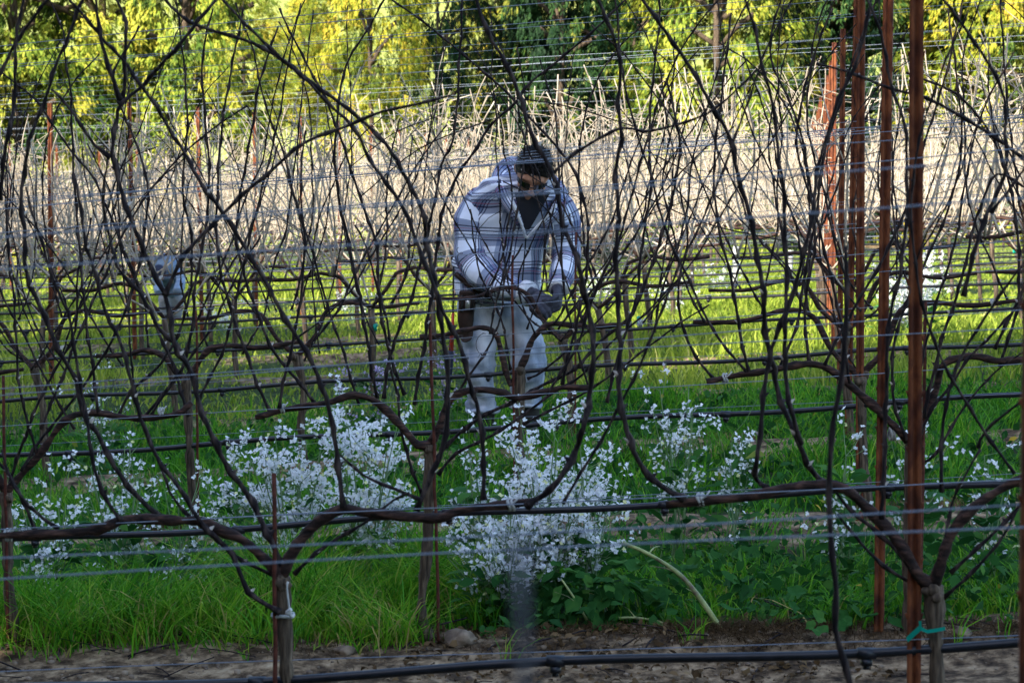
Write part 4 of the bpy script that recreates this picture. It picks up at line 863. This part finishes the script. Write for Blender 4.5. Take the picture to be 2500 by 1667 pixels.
    for s in (-1, 1):
        V, Q = [], []
        for i in range(9):
            for j in range(5):
                a = s * (.10 + .95 * i / 8); hgt = (.021 - .006 * (i / 8) ** 2) * (j / 2 - 1); V.append(hl(.088 * math.sin(a), -.014 - .103 * math.cos(a), .000 + hgt - .004 * (i / 8)) - org)
        Q = [[i * 5 + j, i * 5 + j + 1, (i + 1) * 5 + j + 1, (i + 1) * 5 + j] for i in range(8) for j in range(4)]; sg.add(V, Q)
        sg.tube([np.array(hl(s * .082, -.055, .012)) - org, np.array(hl(s * .092, -.02, .012)) - org, np.array(hl(s * .092, .03, .006)) - org], .003, 6)
    sg.tube([hl(-.012, -.122, .006) - org, hl(0, -.126, .008) - org, hl(.012, -.122, .006) - org], .003, 6)
    g_ = sg.build('sunglasses', M_lens, root)
    # jacket: trunk with open front, sleeves, hood, fleece edges
    T = [(738, 1128, 1292, .04, .145), (722, 1112, 1318, .04, .155), (690, 1108, 1322, .04, .155), (640, 1110, 1326, .03, .155), (590, 1114, 1334, .0, .15), (540, 1122, 1350, -.04, .145), (500, 1134, 1372, -.08, .14), (468, 1150, 1372, -.11, .125), (446, 1176, 1356, -.13, .11), (428, 1212, 1340, -.14, .085), (420, 1240, 1325, -.14, .06)]
    b = MB(); loft_px(b, hp, T, 44, .0075); b.build('jacket', M_plaid, root, org=org, uv=True)
    def sleeve(pts, r, ph):
        p = catmull(pts, .022); n2 = len(p); i = np.arange(n2); rad = np.interp(i / (n2 - 1), np.linspace(0, 1, len(r)), r) * (1 + .05 * np.sin(i * .9 + ph) + .04 * np.sin(i * .37)); q_ = MB(); q_.tube(p, rad, 24, cap=True, jit=.012); return q_.build('sleeve', M_plaid, root, org=org, uv=True)
    sleeve([hp(1192, 480, -.07), hp(1162, 505, -.08), hp(1147, 565, -.09), hp(1152, 635, -.13), hp(1207, 688, -.24), hp(1286, 716, -.33)], [.065, .085, .08, .080, .07, .052], .3)
    sleeve([hp(1340, 480, -.07), hp(1366, 505, -.08), hp(1380, 560, -.08), hp(1383, 615, -.09), hp(1374, 665, -.2), hp(1364, 703, -.30)], [.065, .082, .078, .072, .062, .05], 1.7)
    for u0, v0, u1, v1, d0, d1, r in ((1278, 714, 1294, 719, -.32, -.345, .064), (1365, 698, 1363, 708, -.29, -.31, .054)):
        MB().tube(catmull([hp(u0, v0, d0), hp((u0 + u1) / 2, (v0 + v1) / 2, (d0 + d1) / 2), hp(u1, v1, d1)], .01), r, 20).build('cuff', M_trim, root, org=org)
    hpth = catmull([hp(1272, 552, -.235), hp(1252, 515, -.25), hp(1228, 472, -.22), hp(1222, 432, -.12), hp(1250, 405, -.02), hp(1300, 425, .02), hp(1346, 450, -.03), hp(1368, 482, -.13), hp(1354, 522, -.235), hp(1322, 556, -.24)], .02)
    n2 = len(hpth); e = np.sin(np.linspace(0, np.pi, n2)); q_ = MB(); q_.tube(hpth, .014 + .036 * e ** .7, 18, jit=.02); q_.build('hood', M_plaid, root, org=org, uv=True)
    b = MB(); V = []; vv = np.linspace(0, 1, 12)      # dark shirt in the open front
    for t_ in vv:
        v = 470 + 105 * t_; wdt = 44 * (1 - t_) ** .9; c = 1300 - 17 * t_
        for s in (-1, -.5, 0, .5, 1): V.append(hp(c + s * wdt, v, -.262 + .035 * t_ + .02 * abs(s) * (1 - t_)))
    b.add(V, [[i * 5 + j, i * 5 + j + 1, (i + 1) * 5 + j + 1, (i + 1) * 5 + j] for i in range(11) for j in range(4)]); b.build('shirt', M_shirt, root, org=org)
    for pts in ([(1252, 498, -.285), (1264, 525, -.28), (1276, 555, -.262), (1283, 580, -.238)], [(1358, 500, -.26), (1338, 525, -.272), (1310, 555, -.262), (1286, 582, -.238)]):
        MB().tube(catmull([hp(*p) for p in pts], .012), .0075, 7, jit=.08).build('fleece_edge', M_trim, root, org=org)
    MB().tube(catmull([hp(1284, 580, -.19), hp(1279, 640, -.14), hp(1274, 700, -.125)], .03), .004, 5).build('zip', M_shirt, root, org=org)
    MB().tube(catmull([hp(1352, 500, -.25), hp(1349, 545, -.235), hp(1352, 590, -.2)], .03), .0045, 6).build('drawstring', M_trim, root, org=org)
    # trousers
    b = MB()
    loft_px(b, hp, [(690, 1120, 1318, .05, .12), (740, 1116, 1324, .05, .135), (790, 1122, 1326, .05, .13), (815, 1135, 1318, .05, .10)], 36, .003, caps=True)
    loft_px(b, hp, [(740, 1118, 1224, .04, .12), (800, 1126, 1218, .02, .11), (860, 1133, 1211, -.02, .09), (910, 1137, 1206, -.02, .082), (955, 1141, 1208, .02, .082), (985, 1143, 1213, .05, .082), (1004, 1141, 1217, .05, .084)], 30, .006, ph=1, caps=True)
    loft_px(b, hp, [(740, 1218, 1322, .04, .12), (800, 1230, 1326, .02, .11), (860, 1242, 1331, -.02, .095), (905, 1248, 1333, -.02, .09), (945, 1251, 1328, .03, .086), (975, 1248, 1322, .07, .084), (992, 1246, 1319, .07, .086)], 30, .006, ph=2.4, caps=True)
    tm = fuse(b, 'trousers', M_denim, .010, org, 3)
    for v_ in tm.vertices:
        c = v_.co; w_ = mnoise.noise(Vector((c.x * 6 + c.z * 5, c.y * 6, c.z * 16))) + .5 * mnoise.noise(Vector((c.x * 20 - c.z * 12, c.y * 18, c.z * 30))); v_.co = c + v_.normal * .013 * w_
    link('trousers', tm, root)
    for c_, r_ in ((hp(1179, 1000, .05), .081), (hp(1283, 988, .07), .079)):
        t_ = np.linspace(0, 2 * np.pi, 28); MB().tube(np.stack([c_[0] + r_ * np.cos(t_), c_[1] + r_ * np.sin(t_), c_[2] + .006 * np.sin(3 * t_)], 1), .011, 8, cap=False, jit=.05).build('trouser_cuff', M_denim, root, org=org)
    for (u, v, dy) in ((1180, 1015, .05), (1290, 1000, .08)):
        c = hp(u, v, dy); gz = float(ground(c[0], c[1])); b = MB(); b.tube([c + (0, 0, .02), (c[0], c[1], gz + .10)], [.062, .055], 14)
        b.ell((c[0] + .005, c[1] - .07, gz + .055), (.055, .14, .055), None, 10); b.ell((c[0], c[1] + .01, gz + .06), (.052, .065, .06), None, 10); link('boot', fuse(b, 'boot', M_boot, .009, org, 2), root)
        MB().box((c[0] + .004, c[1] - .055, gz + .012), (.10, .27, .022)).build('sole', M_boot, root, org=org)
    # gloves, fingers closed round the cane
    for nm, a_, h_, nr, th in (('l', hp(1296, 719, -.35), hp(1334, 742, -.43), (.25, .1, -.35), 1), ('r', hp(1363, 706, -.31), hp(1361, 738, -.40), (-.7, -.1, -.2), -1)):
        b = MB(); glove(b, a_, h_, nr, 1.12, .55, th); link('glove', fuse(b, 'glove', M_glove, .0045, org, 2), root)
    b = MB(); b.tube(catmull([hp(1112, 668, -.08), hp(1150, 700, -.105), hp(1200, 728, -.12)], .03), .014, 8); b.build('belt', M_leather, root, org=org)
    # holster on the hip
    b = MB(); c = hp(1139, 772, -.10); rt = (0, R(3), R(-12))
    b.box(hp(1140, 735, -.11), (.082, .035, .105), rt); b.tube(catmull([hp(1137, 760, -.10), hp(1137, 800, -.10), hp(1140, 828, -.10)], .02), [.044, .044, .043, .04, .036, .032, .025, .02, .016, .012][:len(catmull([hp(1137, 760, -.10), hp(1137, 800, -.10), hp(1140, 828, -.10)], .02))], 10, sq=.55)
    b.tube(catmull([hp(1122, 812, -.11), hp(1130, 832, -.12), hp(1148, 828, -.12), hp(1154, 808, -.11)], .01), .008, 6)
    h_ = link('holster', fuse(b, 'holster', M_leather, .006, org, 2), root)
    MB().box(hp(1142, 741, -.131) - org, (.024, .012, .062), rt).build('shears_blade', M_steel, h_)
    for du in (-13, 13): MB().box(hp(1141 + du, 741, -.130) - org, (.012, .012, .085), rt).build('holster_rib', M_boot, h_)
    # folding saw hanging behind the hip
    o0 = hp(1104, 800, .0); saw = empty('pruning_saw', o0, 'pruning tool with bright red shaft and dark grip hanging beside the hip of the man', 'pruning tool')
    MB().tube([hp(1107, 650, 0), hp(1106, 766, 0)], .0045, 8).build('rod', M_boot, saw, org=o0)
    MB().tube([hp(1106, 764, 0), hp(1105, 800, 0), hp(1101, 858, 0)], [.007, .009, .013], 10).build('shaft', M_red, saw, org=o0)
    MB().tube([hp(1101, 856, 0), hp(1099, 870, 0), hp(1097, 905, 0), hp(1096, 932, 0)], [.015, .019, .017, .012], 10).build('grip', M_navy, saw, org=o0)
build_man()
def far_man():
    hp = Px(20.9); org = hp(412, 700); org[2] = float(ground(org[0], org[1])); root = empty('person', org, 'far person in pale blue sweatshirt bending low among the vines at the left', 'person')
    blue = noisy('pale_blue_cloth', [(.3, (.10, .17, .30)), (.7, (.32, .42, .56))], 6, .9, .3); grey = noisy('grey_cloth', [(.3, (.20, .22, .26)), (.7, (.40, .42, .45))], 6, .9, .3)
    b = MB(); b.tube([hp(415, 655, .1), hp(418, 610, 0), hp(405, 580, -.15), hp(385, 590, -.3)], [.12, .14, .1, .05], 10); b.ell(hp(378, 600, -.35), (.08, .09, .11), (.8, 0, 0), 8)
    b.tube([hp(400, 700, .05), hp(402, 655, .05)], .06, 8); b.tube([hp(430, 700, .1), hp(425, 655, .1)], .06, 8); link('body', fuse(b, 'body', M_skin, .02, org, 2), root)
    b = MB(); b.tube(catmull([hp(420, 662, .1), hp(420, 610, 0), hp(402, 578, -.12), hp(386, 586, -.25)], .04), .165, 14, jit=.03); b.build('sweatshirt', blue, root, org=org)
    for pts in ([(388, 580, -.2), (372, 620, -.3), (380, 665, -.4)], [(436, 590, -.1), (452, 625, -.25), (440, 662, -.4)]): MB().tube(catmull([hp(*p) for p in pts], .04), .062, 10).build('sleeve', blue, root, org=org)
    b = MB(); b.tube([hp(420, 655, .1), hp(400, 690, .02), hp(402, 745, .1)], [.13, .095, .08], 12); b.tube([hp(424, 655, .1), hp(440, 690, .05), hp(436, 745, .12)], [.13, .095, .08], 12); link('trousers', fuse(b, 'trousers', grey, .02, org, 2), root)
    b = MB(); b.ell(hp(377, 594, -.36), (.09, .1, .09), None, 8); b.build('cap', M_navy, root, org=org); root.scale = (.72, .72, .72)
far_man()
# white grow tubes far among the rows
for (u, v, Y, s, lab) in [(1796, 575, 24, 1, 'white plastic grow tube standing in the sunlit rows right of the man'), (1930, 590, 26, .8, 'small white grow tube behind the group of posts')]:
    hp = Px(Y); c = hp(u, v); gz = float(ground(c[0], c[1])); b = MB(); b.tube([(0, 0, 0), (0, 0, .3 * s), (.005, 0, .5 * s)], [.030, .028, .030], 10); o = b.build('grow_tube', M_white); o.location = (c[0], c[1], gz); tag(o, lab, 'grow tube')

# ---------------------------------------------------------------- background trees and an unseen belt added to shade the near rows
M_leafA = leafy('yellow_green_leaf', [(0, (.012, .035, .008)), (.3, (.06, .11, .014)), (.55, (.21, .26, .028)), (1, (.46, .40, .05))], .5, .22, .3, (.6, .7))
M_leafB = leafy('dark_green_leaf', [(0, (.004, .014, .006)), (.5, (.010, .032, .010)), (.85, (.035, .08, .016)), (1, (.20, .20, .03))], .5, .15, .3, (.4, .3))
M_leafC = leafy('golden_leaf', [(0, (.03, .055, .01)), (.4, (.15, .19, .016)), (.75, (.38, .34, .03)), (1, (.52, .38, .05))], .5, .25, .3, (.6, .6))
def crown_mesh(m, seed, nclump, nleaf, lw=1.0):
    """crown 5 m wide, 9 m tall, made of drooping leaf sprays in clumps round a hollow, twiggy middle"""
    a = rng.uniform(0, 6.28, nclump); zz = rng.uniform(0, 1, nclump); rad = 2.3 * np.sqrt(np.clip(1 - (zz * 1.02 - .25) ** 2 / .62, .05, 1)) * rng.uniform(.5, 1.05, nclump)
    C = np.stack([rad * np.cos(a), rad * np.sin(a), .25 + 8.6 * zz], 1); cr = rng.uniform(.15, .40, nclump); ci = rng.integers(0, nclump, nleaf // 5)
    spray = C[ci] + unit(len(ci)) * (cr[ci] * rng.uniform(.3, 1, len(ci)) ** .5)[:, None]; ct = np.clip(rng.normal(.5, .22, nclump), .05, .95)
    idx = np.repeat(np.arange(len(ci)), 5); n_ = len(idx); out = spray[idx] * np.array([1, 1, 0]); out /= np.linalg.norm(out, axis=1)[:, None] + 1e-6
    D = out * .6 + unit(n_) * .55 + np.array([0, 0, -.75]); c = spray[idx] + rng.normal(0, .03, (n_, 3)); ln = rng.uniform(.07, .15, n_) * lw
    V, Q, T, t = cards(c, D, out + unit(n_) * .5 + np.array([0, 0, .6]), ln, ln * rng.uniform(.24, .36, n_), np.clip(ct[ci][idx] + rng.normal(0, .13, n_), 0, 1), .1)
    return nmesh('crown', V, [Q, T], m, attr=t)
def limb_mesh():
    b = MB(); b.tube(catmull([(0, 0, -.3), (.1, 0, 1.5), (0, .1, 4), (.1, 0, 7.5)], .5), np.linspace(.13, .04, len(catmull([(0, 0, -.3), (.1, 0, 1.5), (0, .1, 4), (.1, 0, 7.5)], .5))), 9)
    for k in range(22):
        z = rng.uniform(.8, 6.8); a = rng.uniform(0, 6.28); l = rng.uniform(1, 1.9); e = np.array([math.cos(a) * l, math.sin(a) * l, z + rng.uniform(.2, 1)])
        b.tube(catmull([(0, 0, z), e * (.5, .5, 1) - (0, 0, .2), e], .4), .05, 5)
    return b.mesh('trunk', M_trunk)
LM = limb_mesh()
cA = crown_mesh(M_leafA, 1, 420, 62000); cB = crown_mesh(M_leafB, 2, 460, 62000); cC = crown_mesh(M_leafC, 3, 420, 56000); cD = crown_mesh(M_leafB, 4, 400, 36000, 2.4)
def tree(x, y, crown, s, rz, label, grp='leafy trees beyond the vineyard', k='tree', sz=None):
    r_ = empty('leafy_tree', (x, y, float(plane(x, y)) - .1), label, k, grp); r_.scale = (s, s, sz or s); r_.rotation_euler = (0, 0, rz); link('trunk', LM, r_); link('crown', crown, r_)
def ux(u, y): return (u * 2500 / 2352 - 1250) / F * y
for u, y, cr, s, sz, lab in [(-190, 41, cA, 1.0, 1, 'yellow-green tree cut by the left edge'), (40, 40, cA, .95, 1, 'broad bright yellow-green tree near the left edge'), (235, 41, cA, .9, 1.05, 'bright green tree left of the pale gap, above the left posts'), (440, 40, cA, .76, 1, 'green tree bordering the pale gap on its left'),
                         (855, 40, cC, .50, .85, 'golden yellow-green tree right of the pale gap'), (1010, 42, cB, .40, .85, 'narrow dark green tree above left of the man'), (1290, 42, cB, .62, 1, 'darkest green tree above right of the man'),
                         (1170, 43.5, cB, .42, .9, 'slim dark tree closing the right side of the narrow gap above the man'), (1380, 45, cB, .8, 1, 'dark tree standing behind the darkest tree'), (1980, 45, cB, .8, 1, 'dark tree behind the gap between the posts'),
                         (1460, 43, cB, .75, 1, 'dark tree filling the space behind the crossing canes right of the man'), (1650, 40.5, cA, .72, 1, 'bright green tree behind the right part, left of the posts'), (1880, 42, cB, .85, 1, 'dark green tree directly behind the group of posts'),
                         (2080, 42.5, cB, .9, 1, 'dark tree behind the widest rusty post'), (2270, 40.5, cC, .72, 1, 'yellowing tree at the right edge'), (2450, 41, cA, 1, 1, 'tree beyond the right edge')]:
    tree(ux(u, y), y, cr, s, rng.uniform(0, 6), lab, sz=sz)
for u, y, s, lab in [(700, 88, .55, 'low pale far tree in the left gap of the tree line'), (1120, 84, .7, 'pale far tree in the narrow gap above the man'), (770, 96, .8, 'pale far tree half hidden by the golden tree'), (560, 90, .8, 'pale far tree behind the tree bordering the gap')]:
    tree(ux(u, y), y, cC if u != 1200 else cA, s, rng.uniform(0, 6), lab, 'pale far trees in the gaps')
# out of view: tall tree belt added only to cast shade over the near rows
for i_ in range(38):
    y = 21.2 - 1.85 * i_; x = -18.0 - .795 * (y + 1.6) + (1.2 if i_ % 2 else -1.2)
    tree(x, y, cD, 1.65 + .1 * math.sin(i_ * 2.1), rng.uniform(0, 6), 'tall unseen tree added left of the photographer to shade the near rows', 'unseen tree belt added to shade the near rows', sz=(17.7 + .8 * math.sin(i_ * 1.7)) / 9)
